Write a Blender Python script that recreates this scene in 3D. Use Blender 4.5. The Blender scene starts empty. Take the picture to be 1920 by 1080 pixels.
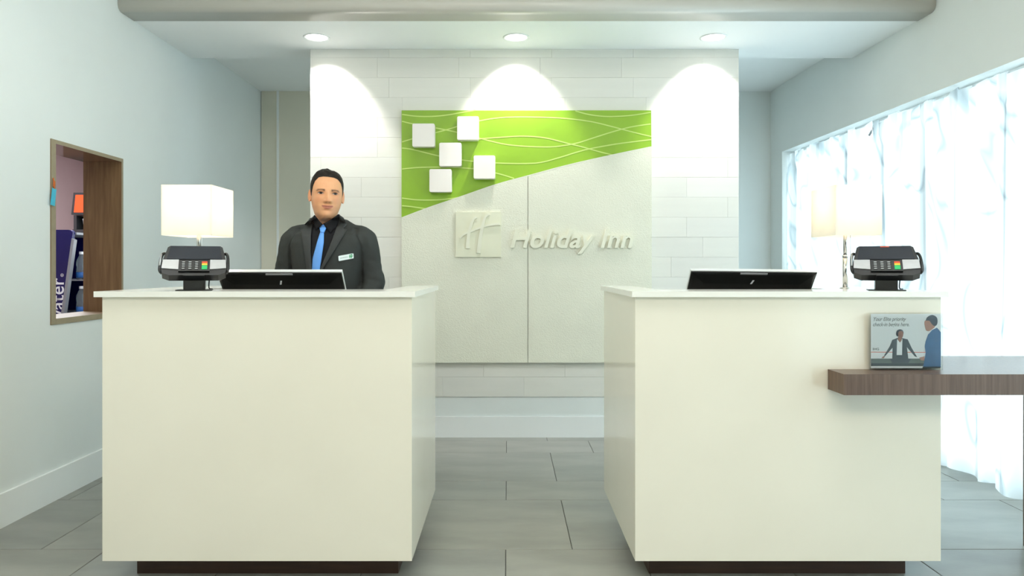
import bpy, bmesh, math, random
from mathutils import Vector, Matrix, noise
from mathutils.bvhtree import BVHTree

random.seed(7)
scene = bpy.context.scene
COL = scene.collection

# ------------------------------------------------------------------ camera
F, CX, CY, CH = 1328.0, 952.0, 503.0, 1.157      # focal length px, principal point, camera height
cam_data = bpy.data.cameras.new('camera')
cam_data.sensor_width = 36.0
cam_data.lens = F / 1920.0 * 36.0
cam_data.shift_x = (960.0 - CX) / 1920.0
cam_data.shift_y = -(540.0 - CY) / 1920.0
cam_data.clip_start = 0.05
cam = bpy.data.objects.new('camera', cam_data)
COL.objects.link(cam)
cam.location = (0, 0, CH)
cam.rotation_euler = (math.radians(90), 0, 0)
scene.camera = cam

# ------------------------------------------------------------------ world, large lights, exposure
world = bpy.data.worlds.new('world')
scene.world = world
world.use_nodes = True
world.node_tree.nodes['Background'].inputs[0].default_value = (0.78, 0.93, 1.0, 1)
world.node_tree.nodes['Background'].inputs[1].default_value = 5.6

def area_light(name, loc, rot, sx, sy, power, color):
    l = bpy.data.lights.new(name, 'AREA')
    l.shape = 'RECTANGLE'; l.size = sx; l.size_y = sy
    l.energy = power; l.color = color
    o = bpy.data.objects.new(name, l); COL.objects.link(o)
    o.location = loc; o.rotation_euler = rot
    return o

# warm lobby ceiling lighting behind the camera (lamps of the hall the desk faces)
for lx in (-1.25, 1.25):
    area_light('lobby_ceiling_light', (lx, -0.6, 3.12), (math.radians(28), 0, 0), 1.5, 1.2, 40, (1.0, 0.91, 0.77))
area_light('lobby_ceiling_light', (0.0, 1.9, 3.12), (0, 0, 0), 3.4, 0.8, 36, (1.0, 0.97, 0.90))

area_light('passage_fill_light', (0.1, 5.75, 2.76), (0, 0, 0), 1.6, 0.5, 7, (0.90, 1.0, 0.94))  # unseen fill light added to brighten the dim corner behind the feature wall

vs = scene.view_settings
vs.view_transform = 'Standard'
vs.look = 'None'
vs.exposure = 0.2
vs.gamma = 1.0
vs.use_curve_mapping = False
scene.cycles.max_bounces = 7
scene.cycles.caustics_reflective = False
scene.cycles.caustics_refractive = False
scene.cycles.diffuse_bounces = 5
scene.cycles.glossy_bounces = 4
scene.cycles.transmission_bounces = 8
scene.cycles.transparent_max_bounces = 6
scene.cycles.sample_clamp_indirect = 6.0

# ------------------------------------------------------------------ helpers
def px(x, y, Y):
    return Vector(((x - CX) * Y / F, Y, CH - (y - CY) * Y / F))

def srgb(r, g, b):
    def f(v):
        v /= 255.0
        return v / 12.92 if v <= 0.04045 else ((v + 0.055) / 1.055) ** 2.4
    return (f(r), f(g), f(b), 1.0)

def mat(name, col, rough=0.5, metal=0.0, spec=0.5, nscale=0, namt=0.0, bump=0.0, bscale=None,
        stretch=(1, 1, 1), emit=None, estr=0.0, coat=0.0, detail=4):
    m = bpy.data.materials.new(name)
    m.use_nodes = True
    nt = m.node_tree
    p = nt.nodes['Principled BSDF']
    p.inputs['Base Color'].default_value = col
    p.inputs['Roughness'].default_value = rough
    p.inputs['Metallic'].default_value = metal
    p.inputs['Specular IOR Level'].default_value = spec
    p.inputs['Coat Weight'].default_value = coat
    if emit:
        p.inputs['Emission Color'].default_value = emit
        p.inputs['Emission Strength'].default_value = estr
    if nscale or bump:
        tc = nt.nodes.new('ShaderNodeTexCoord')
        mp = nt.nodes.new('ShaderNodeMapping')
        mp.inputs['Scale'].default_value = stretch
        nt.links.new(tc.outputs['Object'], mp.inputs['Vector'])
    if nscale:
        n = nt.nodes.new('ShaderNodeTexNoise')
        n.inputs['Scale'].default_value = nscale
        n.inputs['Detail'].default_value = detail
        nt.links.new(mp.outputs[0], n.inputs['Vector'])
        r = nt.nodes.new('ShaderNodeMapRange')
        r.inputs[1].default_value = 0.3; r.inputs[2].default_value = 0.7
        r.inputs[3].default_value = 1 - namt; r.inputs[4].default_value = 1 + namt
        nt.links.new(n.outputs['Fac'], r.inputs[0])
        mx = nt.nodes.new('ShaderNodeMix')
        mx.data_type = 'RGBA'; mx.blend_type = 'MULTIPLY'
        mx.inputs[0].default_value = 1.0
        mx.inputs[6].default_value = col
        nt.links.new(r.outputs[0], mx.inputs[7])
        nt.links.new(mx.outputs[2], p.inputs['Base Color'])
    if bump:
        n2 = nt.nodes.new('ShaderNodeTexNoise')
        n2.inputs['Scale'].default_value = bscale or nscale or 50
        n2.inputs['Detail'].default_value = 3
        nt.links.new(mp.outputs[0], n2.inputs['Vector'])
        b = nt.nodes.new('ShaderNodeBump')
        b.inputs['Strength'].default_value = bump
        b.inputs['Distance'].default_value = 0.004
        nt.links.new(n2.outputs['Fac'], b.inputs['Height'])
        nt.links.new(b.outputs[0], p.inputs['Normal'])
    return m

def origin(o):
    v = Vector((0, 0, 0))
    while o is not None:
        v += o.location
        o = o.parent
    return v

def thing(name, loc, label, cat, group=None):
    o = bpy.data.objects.new(name, None)
    o.empty_display_size = 0.05
    COL.objects.link(o)
    o.location = loc
    tag(o, label, cat, group)
    return o

def tag(o, label, cat, group=None):
    o['label'] = label
    o['category'] = cat
    if group:
        o['group'] = group
    return o

def mesh_obj(name, me, m, parent=None, loc=None):
    o = bpy.data.objects.new(name, me)
    COL.objects.link(o)
    if m is not None and not me.materials:
        me.materials.append(m)
    if parent:
        o.parent = parent
    if loc is not None:
        o.location = Vector(loc) - (origin(parent) if parent else Vector())
    return o

def build(name, bm, m, parent=None, bevel=0.0, smooth=False, base=None, label=None, seg=2):
    """world-space bmesh -> one mesh object (origin at its parent's origin)"""
    if bevel > 0:
        es = [e for e in bm.edges if len(e.link_faces) == 2 and e.calc_face_angle(0) > 0.6]
        if es:
            bmesh.ops.bevel(bm, geom=es, offset=bevel, segments=seg, affect='EDGES', profile=0.6, clamp_overlap=True)
    bmesh.ops.recalc_face_normals(bm, faces=bm.faces)
    off = origin(parent) if parent else (Vector(base) if base else Vector())
    for v in bm.verts:
        v.co -= off
    me = bpy.data.meshes.new(name)
    bm.to_mesh(me); bm.free()
    if smooth:
        for p in me.polygons:
            p.use_smooth = True
    o = mesh_obj(name, me, m, parent)
    if not parent and base:
        o.location = base
    if label:
        o['label'] = label
    return o

def struct(name, bm, m, bevel=0.0, smooth=False, label=None, parent=None):
    o = build(name, bm, m, parent, bevel, smooth)
    if not parent:
        o['kind'] = 'structure'
        if label:
            o['label'] = label
    return o

def B():
    return bmesh.new()

def box(bm, x0, x1, y0, y1, z0, z1, M=None):
    vs = [bm.verts.new((x, y, z)) for x in (x0, x1) for y in (y0, y1) for z in (z0, z1)]
    for f in ((0, 1, 3, 2), (4, 6, 7, 5), (0, 4, 5, 1), (2, 3, 7, 6), (0, 2, 6, 4), (1, 5, 7, 3)):
        bm.faces.new([vs[i] for i in f])
    if M is not None:
        for v in vs:
            v.co = M @ v.co
    return bm

def bx(x0, x1, y0, y1, z0, z1, M=None):
    return box(B(), x0, x1, y0, y1, z0, z1, M)

def prism(bm, pts, axis_vec, M=None):
    """extrude planar polygon pts (3D) by axis_vec"""
    a = [bm.verts.new(p) for p in pts]
    b = [bm.verts.new(Vector(p) + Vector(axis_vec)) for p in pts]
    n = len(pts)
    bm.faces.new(a); bm.faces.new(b[::-1])
    for i in range(n):
        bm.faces.new((a[i], a[(i + 1) % n], b[(i + 1) % n], b[i]))
    if M is not None:
        for v in a + b:
            v.co = M @ v.co
    return bm

def loft(bm, rings, closed=True, caps=True):
    rv = [[bm.verts.new(p) for p in r] for r in rings]
    n = len(rings[0])
    for i in range(len(rv) - 1):
        for j in range(n if closed else n - 1):
            k = (j + 1) % n
            bm.faces.new((rv[i][j], rv[i][k], rv[i + 1][k], rv[i + 1][j]))
    if caps:
        bm.faces.new(rv[0][::-1]); bm.faces.new(rv[-1])
    return rv

def tube(bm, pts, r, n=8, caps=True, flat=1.0, up=None):
    pts = [Vector(p) for p in pts]
    rs = r if isinstance(r, (list, tuple)) else [r] * len(pts)
    prev = None
    rings = []
    for i, p in enumerate(pts):
        d = (pts[min(i + 1, len(pts) - 1)] - pts[max(i - 1, 0)]).normalized()
        if prev is None:
            u = Vector(up) if up else (Vector((0, 0, 1)) if abs(d.z) < 0.9 else Vector((1, 0, 0)))
        else:
            u = prev
        u = (u - d * u.dot(d)).normalized()
        prev = u
        w = d.cross(u)
        rings.append([p + (u * math.cos(2 * math.pi * k / n) + w * math.sin(2 * math.pi * k / n) * flat) * rs[i] for k in range(n)])
    loft(bm, rings, True, caps)
    return bm

def cyl(bm, x, y, z0, z1, r0, r1=None, n=24):
    r1 = r0 if r1 is None else r1
    loft(bm, [[Vector((x + r0 * math.cos(2 * math.pi * k / n), y + r0 * math.sin(2 * math.pi * k / n), z0)) for k in range(n)],
              [Vector((x + r1 * math.cos(2 * math.pi * k / n), y + r1 * math.sin(2 * math.pi * k / n), z1)) for k in range(n)]])
    return bm

def lathe(bm, x, y, prof, n=20):
    loft(bm, [[Vector((x + r * math.cos(2 * math.pi * k / n), y + r * math.sin(2 * math.pi * k / n), z)) for k in range(n)] for r, z in prof])
    return bm

def catmull(pts, k=8):
    out = []
    P = [Vector(p) for p in pts]
    for i in range(len(P) - 1):
        p0 = P[max(i - 1, 0)]; p1 = P[i]; p2 = P[i + 1]; p3 = P[min(i + 2, len(P) - 1)]
        for s in range(k):
            t = s / k
            out.append(0.5 * ((2 * p1) + (p2 - p0) * t + (2 * p0 - 5 * p1 + 4 * p2 - p3) * t * t + (3 * p1 - p0 - 3 * p2 + p3) * t ** 3))
    out.append(P[-1])
    return out

def interp(tab, x):
    """piecewise smooth lookup, tab sorted ascending by first column"""
    if x <= tab[0][0]:
        return tab[0][1:]
    for a, b in zip(tab, tab[1:]):
        if x <= b[0]:
            t = (x - a[0]) / (b[0] - a[0])
            return tuple(p + (q - p) * t for p, q in zip(a[1:], b[1:]))
    return tab[-1][1:]

def text_mesh(body, size, extrude=0.0, shear=0.0, bold=0.0, spacing=1.0):
    cu = bpy.data.curves.new('lettering', 'FONT')
    cu.body = body; cu.size = size; cu.extrude = extrude; cu.shear = shear; cu.offset = bold
    cu.space_character = spacing
    cu.resolution_u = 4
    o = bpy.data.objects.new('lettering', cu)
    COL.objects.link(o)
    dg = bpy.context.evaluated_depsgraph_get()
    me = bpy.data.meshes.new_from_object(o.evaluated_get(dg))
    bpy.data.objects.remove(o)
    return me

def text_bm(body, size, M, **kw):
    me = text_mesh(body, size, **kw)
    bm = B(); bm.from_mesh(me); bm.transform(M)
    bpy.data.meshes.remove(me)
    return bm

def ribbon(L, R_, depth):
    """closed strip between two edge polylines, extruded along +Y by depth"""
    bm = B()
    rings = [[a, b, b + Vector((0, depth, 0)), a + Vector((0, depth, 0))] for a, b in zip(L, R_)]
    loft(bm, rings, True, True)
    return bm

# text plane (x right, y up) -> world facing -Y
FACE = Matrix(((1, 0, 0, 0), (0, 0, -1, 0), (0, 1, 0, 0), (0, 0, 0, 1)))

def eval_mesh(o):
    dg = bpy.context.evaluated_depsgraph_get()
    return bpy.data.meshes.new_from_object(o.evaluated_get(dg))

# ------------------------------------------------------------------ materials
M_wall = mat('wall_paint', srgb(227, 232, 231), 0.65, spec=0.3, nscale=3, namt=0.012, bump=0.05, bscale=220)
M_wall_beige = mat('wall_paint_beige', srgb(226, 222, 206), 0.65, spec=0.3, nscale=3, namt=0.012)
M_ceil = mat('ceiling_paint', srgb(246, 248, 248), 0.7, spec=0.3, nscale=3, namt=0.01)
M_trimgrey = mat('greige_trim_paint', srgb(204, 200, 191), 0.25, spec=0.5, nscale=2, namt=0.012)
M_white = mat('white_trim', srgb(240, 243, 243), 0.4, nscale=4, namt=0.01)
M_pink = mat('pink_wall_paint', srgb(196, 170, 170), 0.7, nscale=4, namt=0.03)
M_floor = []
for k, c in enumerate(((146, 147, 141), (150, 150, 144), (142, 143, 138), (148, 148, 141))):
    M_floor.append(mat('porcelain_tile', srgb(*c), 0.36, spec=0.45, nscale=3.0, namt=0.16, bump=0.06, bscale=60, stretch=(0.8, 2.2, 1), detail=9))
M_grout = mat('grout', srgb(92, 92, 88), 0.8, nscale=40, namt=0.05)
M_stone = [mat('limestone_tile', srgb(*c), 0.6, spec=0.3, nscale=5, namt=0.02, bump=0.12, bscale=30, stretch=(0.4, 1, 3), detail=8)
           for c in ((228, 227, 220), (226, 225, 218), (229, 228, 222), (225, 224, 218))]
M_stonegrout = mat('stone_joint', srgb(212, 211, 205), 0.8, nscale=30, namt=0.03)
M_lam = mat('cream_quartz', srgb(237, 231, 215), 0.10, spec=0.5, nscale=4, namt=0.014, detail=8)
M_slab = mat('white_quartz_slab', srgb(240, 239, 232), 0.14, spec=0.5, nscale=8, namt=0.012)
M_toe = mat('dark_walnut_kick', srgb(62, 40, 28), 0.5, nscale=6, namt=0.2, stretch=(1, 1, 12))
M_in = mat('counter_inner_laminate', srgb(176, 174, 166), 0.5, nscale=6, namt=0.02)
M_black = mat('black_plastic', srgb(24, 25, 27), 0.35, nscale=60, namt=0.05)
M_blackgloss = mat('black_gloss', srgb(16, 19, 20), 0.3, nscale=30, namt=0.05)
M_screen = mat('dark_screen', srgb(44, 46, 54), 0.14, nscale=10, namt=0.03)
M_silver = mat('silver_plastic', srgb(176, 178, 180), 0.3, metal=0.55, nscale=60, namt=0.03)
M_chrome = mat('brushed_nickel', srgb(205, 203, 198), 0.22, metal=1.0, nscale=60, namt=0.03)
M_key = mat('key_white', srgb(206, 208, 208), 0.5, nscale=50, namt=0.02)
M_red = mat('key_red', srgb(226, 78, 40), 0.5, nscale=50, namt=0.02)
M_yel = mat('key_yellow', srgb(238, 196, 60), 0.5, nscale=50, namt=0.02)
M_grn = mat('key_green', srgb(40, 186, 104), 0.5, nscale=50, namt=0.02)
M_green = mat('lime_green_print', srgb(136, 178, 34), 0.4, nscale=1.6, namt=0.10)
M_wave = mat('pale_lime_line', srgb(196, 220, 120), 0.45, nscale=8, namt=0.02)
M_block = mat('white_block_lacquer', srgb(246, 240, 236), 0.4, nscale=8, namt=0.008)
M_cream = mat('embossed_cream_panel', srgb(226, 226, 210), 0.55, nscale=6, namt=0.02, bump=0.55, bscale=150)
M_letter = mat('cream_lettering', srgb(230, 230, 212), 0.5, nscale=8, namt=0.01)
M_logo = mat('cream_logo_plate', srgb(228, 228, 206), 0.5, nscale=8, namt=0.01)

def wood(name, c1, c2, sx=(30, 30, 2), rough=0.42):
    m = mat(name, c1, rough)
    nt = m.node_tree
    tc = nt.nodes.new('ShaderNodeTexCoord'); mp = nt.nodes.new('ShaderNodeMapping')
    mp.inputs['Scale'].default_value = sx
    n = nt.nodes.new('ShaderNodeTexNoise'); n.inputs['Scale'].default_value = 3.0
    n.inputs['Detail'].default_value = 6; n.inputs['Distortion'].default_value = 0.6
    cr = nt.nodes.new('ShaderNodeValToRGB')
    cr.color_ramp.elements[0].position = 0.32; cr.color_ramp.elements[0].color = c1
    cr.color_ramp.elements[1].position = 0.68; cr.color_ramp.elements[1].color = c2
    nt.links.new(tc.outputs['Object'], mp.inputs[0]); nt.links.new(mp.outputs[0], n.inputs['Vector'])
    nt.links.new(n.outputs['Fac'], cr.inputs[0])
    nt.links.new(cr.outputs[0], nt.nodes['Principled BSDF'].inputs['Base Color'])
    return m
M_wood = wood('walnut_veneer', srgb(86, 64, 50), srgb(110, 86, 70), (45, 45, 1.4), 0.3)
M_woodgloss = wood('oak_head_gloss', srgb(120, 92, 68), srgb(150, 120, 94), (16, 16, 1.2), 0.06)
M_woodedge = mat('oak_edge_band', srgb(152, 140, 116), 0.5, nscale=30, namt=0.05)
M_woodliner = wood('oak_liner', srgb(108, 84, 56), srgb(132, 106, 74), (16, 16, 1.2), 0.5)

def glass_mat(name, tint=(1, 1, 1, 1), gloss=0.08, body=0.0):
    m = bpy.data.materials.new(name); m.use_nodes = True
    nt = m.node_tree; nt.nodes.clear()
    out = nt.nodes.new('ShaderNodeOutputMaterial')
    tr = nt.nodes.new('ShaderNodeBsdfTransparent'); tr.inputs[0].default_value = tint
    gl = nt.nodes.new('ShaderNodeBsdfGlossy'); gl.inputs['Roughness'].default_value = 0.03
    fr = nt.nodes.new('ShaderNodeFresnel'); fr.inputs['IOR'].default_value = 1.25
    mx = nt.nodes.new('ShaderNodeMixShader')
    nt.links.new(fr.outputs[0], mx.inputs[0]); nt.links.new(tr.outputs[0], mx.inputs[1]); nt.links.new(gl.outputs[0], mx.inputs[2])
    last = mx
    if body:
        df = nt.nodes.new('ShaderNodeBsdfDiffuse'); df.inputs[0].default_value = tint
        m2 = nt.nodes.new('ShaderNodeMixShader'); m2.inputs[0].default_value = body
        nt.links.new(mx.outputs[0], m2.inputs[1]); nt.links.new(df.outputs[0], m2.inputs[2]); last = m2
    nt.links.new(last.outputs[0], out.inputs[0])
    return m
M_glass = glass_mat('window_glass', (0.96, 1, 1, 1))
M_acryl = glass_mat('clear_acrylic', (0.99, 1.0, 0.995, 1))
M_bottle = glass_mat('clear_bottle', (0.80, 0.87, 0.90, 1), body=0.12)

def cloth_sheer():
    m = bpy.data.materials.new('sheer_curtain'); m.use_nodes = True
    nt = m.node_tree; nt.nodes.clear()
    out = nt.nodes.new('ShaderNodeOutputMaterial')
    tc = nt.nodes.new('ShaderNodeTexCoord'); mp = nt.nodes.new('ShaderNodeMapping')
    mp.inputs['Scale'].default_value = (1, 1, 0.6)
    n = nt.nodes.new('ShaderNodeTexNoise'); n.inputs['Scale'].default_value = 1.7
    n.inputs['Detail'].default_value = 1.0; n.inputs['Distortion'].default_value = 1.6
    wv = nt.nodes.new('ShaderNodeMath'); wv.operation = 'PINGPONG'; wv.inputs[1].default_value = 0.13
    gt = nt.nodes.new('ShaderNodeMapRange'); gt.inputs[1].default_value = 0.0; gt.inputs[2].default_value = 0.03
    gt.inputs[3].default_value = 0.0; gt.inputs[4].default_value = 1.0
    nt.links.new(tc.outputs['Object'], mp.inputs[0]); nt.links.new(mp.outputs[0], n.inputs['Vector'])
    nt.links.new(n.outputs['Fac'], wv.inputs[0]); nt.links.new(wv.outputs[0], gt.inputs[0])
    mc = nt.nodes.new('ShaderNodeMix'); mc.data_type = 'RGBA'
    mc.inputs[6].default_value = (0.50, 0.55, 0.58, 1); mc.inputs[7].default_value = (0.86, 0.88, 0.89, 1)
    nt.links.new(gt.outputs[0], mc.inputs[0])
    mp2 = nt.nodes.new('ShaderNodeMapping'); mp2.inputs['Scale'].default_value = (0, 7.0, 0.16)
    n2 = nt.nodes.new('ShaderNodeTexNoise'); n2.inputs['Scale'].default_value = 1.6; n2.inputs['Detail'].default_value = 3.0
    r2 = nt.nodes.new('ShaderNodeMapRange'); r2.inputs[1].default_value = 0.56; r2.inputs[2].default_value = 0.72  # dark vertical stripes: fold shading painted into the curtain colour
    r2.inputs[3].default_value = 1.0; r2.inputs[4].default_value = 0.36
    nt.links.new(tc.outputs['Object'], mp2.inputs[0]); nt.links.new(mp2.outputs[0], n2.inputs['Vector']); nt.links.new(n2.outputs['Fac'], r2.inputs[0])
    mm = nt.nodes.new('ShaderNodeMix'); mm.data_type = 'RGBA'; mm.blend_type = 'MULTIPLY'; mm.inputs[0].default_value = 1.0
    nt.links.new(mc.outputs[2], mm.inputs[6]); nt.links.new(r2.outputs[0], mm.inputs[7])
    tl = nt.nodes.new('ShaderNodeBsdfTranslucent'); df = nt.nodes.new('ShaderNodeBsdfDiffuse')
    nt.links.new(mm.outputs[2], tl.inputs[0]); nt.links.new(mc.outputs[2], df.inputs[0])
    m1 = nt.nodes.new('ShaderNodeMixShader'); m1.inputs[0].default_value = 0.30
    nt.links.new(tl.outputs[0], m1.inputs[1]); nt.links.new(df.outputs[0], m1.inputs[2])
    tr = nt.nodes.new('ShaderNodeBsdfTransparent')
    m2 = nt.nodes.new('ShaderNodeMixShader'); m2.inputs[0].default_value = 0.12
    nt.links.new(m1.outputs[0], m2.inputs[1]); nt.links.new(tr.outputs[0], m2.inputs[2])
    nt.links.new(m2.outputs[0], out.inputs[0])
    return m
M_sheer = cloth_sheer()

def shade_mat(name, col):
    m = bpy.data.materials.new(name); m.use_nodes = True
    nt = m.node_tree; nt.nodes.clear()
    out = nt.nodes.new('ShaderNodeOutputMaterial')
    tc = nt.nodes.new('ShaderNodeTexCoord'); n = nt.nodes.new('ShaderNodeTexNoise'); n.inputs['Scale'].default_value = 300
    nt.links.new(tc.outputs['Object'], n.inputs['Vector'])
    bp = nt.nodes.new('ShaderNodeBump'); bp.inputs['Strength'].default_value = 0.1
    nt.links.new(n.outputs['Fac'], bp.inputs['Height'])
    tl = nt.nodes.new('ShaderNodeBsdfTranslucent'); tl.inputs[0].default_value = col
    df = nt.nodes.new('ShaderNodeBsdfDiffuse'); df.inputs[0].default_value = col
    nt.links.new(bp.outputs[0], df.inputs['Normal'])
    mx = nt.nodes.new('ShaderNodeMixShader'); mx.inputs[0].default_value = 0.5
    nt.links.new(tl.outputs[0], mx.inputs[1]); nt.links.new(df.outputs[0], mx.inputs[2])
    nt.links.new(mx.outputs[0], out.inputs[0])
    return m
M_shade = shade_mat('linen_shade', (0.9, 0.87, 0.80, 1))

# ------------------------------------------------------------------ room geometry numbers
XL = -2.265                       # left wall plane
def XR(y): return 2.51 - 0.032 * (y - 3.46)   # right wall plane (slightly splayed)
YF, YA, YB = -2.6, 4.85, 6.5      # lobby front wall, accent wall face, rear wall
ZS, ZR, ZL = 2.658, 2.78, 3.2     # soffit, rear ceiling, lobby ceiling
YS0, YS1 = 4.16, 5.06             # soffit front and rear edge
ZC0 = 2.185                       # top of curtain recess

# floor: sub-base plus every tile
fl = struct('floor', bx(XL - 0.3, 2.95, YF - 0.2, YB + 0.2, -0.12, -0.004), M_grout, label='grey porcelain tile floor')
rows = []
y = 2.916
for d, ph in ((0.62, 'b'), (0.315, 'a'), (0.59, 'b'), (0.307, 'a'), (0.61, 'b'), (0.305, 'a'), (0.61, 'b'), (0.305, 'a')):
    rows.append((y, y + d, ph)); y += d
y = 2.916; ph = 'a'
while y > YF:
    d = 0.305 if ph == 'a' else 0.61
    rows.append((y - d, y, ph)); y -= d; ph = 'b' if ph == 'a' else 'a'
cache = {}
for (y0, y1, ph) in rows:
    TL = 0.547 if ph == 'a' else 1.094
    x = -0.008 if ph == 'a' else 0.266
    while x > XL:
        x -= TL
    while x < 2.80:
        x0, x1 = max(x, XL + 0.002), min(x + TL, 2.84)
        a, b = max(y0, YF), min(y1, YB)
        if x1 - x0 > 0.02 and b - a > 0.02:
            key = (round(x1 - x0, 3), round(b - a, 3), random.randrange(4))
            if key not in cache:
                bm = bx(-(x1 - x0) / 2 + 0.0017, (x1 - x0) / 2 - 0.0017, -(b - a) / 2 + 0.0017, (b - a) / 2 - 0.0017, -0.010, 0.0)
                es = [e for e in bm.edges if all(v.co.z > -0.001 for v in e.verts)]
                bmesh.ops.bevel(bm, geom=es, offset=0.0012, segments=1, affect='EDGES')
                bmesh.ops.recalc_face_normals(bm, faces=bm.faces)
                me = bpy.data.meshes.new('floor_tile'); bm.to_mesh(me); bm.free()
                me.materials.append(M_floor[key[2]])
                cache[key] = me
            mesh_obj('floor_tile', cache[key], None, fl, ((x0 + x1) / 2, (a + b) / 2, 0.0))
        x += TL

# left wall with the pass-through opening (Y 3.506-4.163, Z .875-1.80)
OY0, OY1, OZ0, OZ1 = 3.506, 4.163, 0.875, 1.800
WT = 0.215
bm = B()
box(bm, XL - WT, XL, YF, OY0, 0, ZL)
box(bm, XL - WT, XL, OY1, YB + 0.1, 0, ZL)
box(bm, XL - WT, XL, OY0, OY1, 0, OZ0)
box(bm, XL - WT, XL, OY0, OY1, OZ1, ZL)
struct('wall_left', bm, M_wall)
struct('baseboard_left', bx(XL, XL + 0.014, YF, YB, 0.0, 0.152), M_white, 0.003)

# right wall above and beyond the curtained window
def rwall(y0, y1, z0, z1, t=0.3):
    bm = B()
    prism(bm, [(XR(y0), y0, z0), (XR(y1), y1, z0), (XR(y1) + t, y1, z0), (XR(y0) + t, y0, z0)], (0, 0, z1 - z0))
    return bm
WY0, WY1 = -1.6, 6.25
bm = rwall(YF, YB + 0.1, ZC0, ZL)
for a in (rwall(WY1, YB + 0.1, 0, ZC0), rwall(YF, WY0, 0, ZC0)):
    me = bpy.data.meshes.new('t'); a.to_mesh(me); bm.from_mesh(me); bpy.data.meshes.remove(me); a.free()
struct('wall_right', bm, M_wall)
# window behind the curtains
bm = B()
for yy in (WY0, 0.35, 2.35, 4.3, WY1 - 0.05):
    box(bm, XR(yy) + 0.24, XR(yy) + 0.29, yy, yy + 0.05, 0.03, ZC0)
prism(bm, [(XR(WY0) + .24, WY0, 0.0), (XR(WY1) + .24, WY1, 0.0), (XR(WY1) + .29, WY1, 0.0), (XR(WY0) + .29, WY0, 0.0)], (0, 0, 0.05))
prism(bm, [(XR(WY0) + .24, WY0, ZC0 - .05), (XR(WY1) + .24, WY1, ZC0 - .05), (XR(WY1) + .29, WY1, ZC0 - .05), (XR(WY0) + .29, WY0, ZC0 - .05)], (0, 0, 0.05))
win = struct('window_1', bm, M_white, label='wide window behind the sheer curtains')
for a, b in ((WY0 + .05, .35), (.40, 2.35), (2.40, 4.3), (4.35, WY1 - .05)):
    bm = B()
    prism(bm, [(XR(a) + .262, a, .05), (XR(b) + .262, b, .05), (XR(b) + .268, b, .05), (XR(a) + .268, a, .05)], (0, 0, ZC0 - .1))
    build('pane', bm, M_glass, win)

# lobby behind the camera
struct('wall_front', bx(XL - WT, 2.95, YF - 0.1, YF, 0, ZL), M_wall_beige)
# rear wall, with the beige recess panel left of the accent wall
bm = bx(XL - WT, 2.9, YB, YB + 0.1, 0, ZR + 0.3)
struct('wall_rear', bm, M_wall)
bm = B(); box(bm, -2.255, -2.115, YB - 0.012, YB, 0.0, ZR); box(bm, -2.095, -1.0, YB - 0.012, YB, 0.0, ZR)
struct('wall_panel', bm, M_wall_beige, label='beige panelled strip of the rear wall')
struct('trim_2', bx(-2.115, -2.095, YB - 0.02, YB, 0.0, ZR), M_white, 0.003, label='pale vertical strip between the beige rear panels')

# ceilings
struct('ceiling', bx(XL - WT, 2.8, YS0, YS1, ZS, ZL + 0.1), M_ceil, label='dropped white soffit over the desks')
struct('ceiling_rear', bx(XL - WT, 2.8, YS1, YB + 0.1, ZR, ZL), M_ceil, label='ceiling behind the feature wall')
struct('ceiling_lobby', bx(XL - WT, 2.9, YF - 0.1, YS0, ZL, ZL + 0.1), M_ceil, label='high lobby ceiling in front of the desks')
# bullnose trim along the soffit's front edge
prof = []
for k in range(0, 13):
    a = math.pi / 2 * k / 12
    prof.append((4.11 + 0.045 * (1 - math.sin(a)) - 0.0, ZS + 0.004 + 0.042 * (1 - math.cos(a))))
prof = [(YS0 + 0.13, ZS - 0.004)] + [(4.15, ZS - 0.004)] + [(4.15 - 0.04 * math.sin(math.pi / 2 * k / 10), ZS - 0.004 + 0.04 * (1 - math.cos(math.pi / 2 * k / 10))) for k in range(1, 11)]
prof += [(4.11, ZS + 0.055), (4.118, ZS + 0.068), (4.14, ZS + 0.074), (YS0 + 0.002, ZS + 0.074), (YS0 + 0.002, ZS + 0.001), (YS0 + 0.13, ZS + 0.001)]
bm = B()
prism(bm, [(XL + 0.001, a, b) for a, b in prof], (XR(4.2) - XL - 0.002, 0, 0))
o = struct('trim_1', bm, M_trimgrey, label='rounded greige bullnose trim along the soffit edge')
for p in o.data.polygons:
    p.use_smooth = len(p.vertices) == 4 and abs(p.normal.x) < .5
struct('wall_fascia', bx(XL, 2.49, YS0 - 0.012, YS0, ZS + 0.078, ZL), M_trimgrey, label='upper fascia above the bullnose trim')

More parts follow.
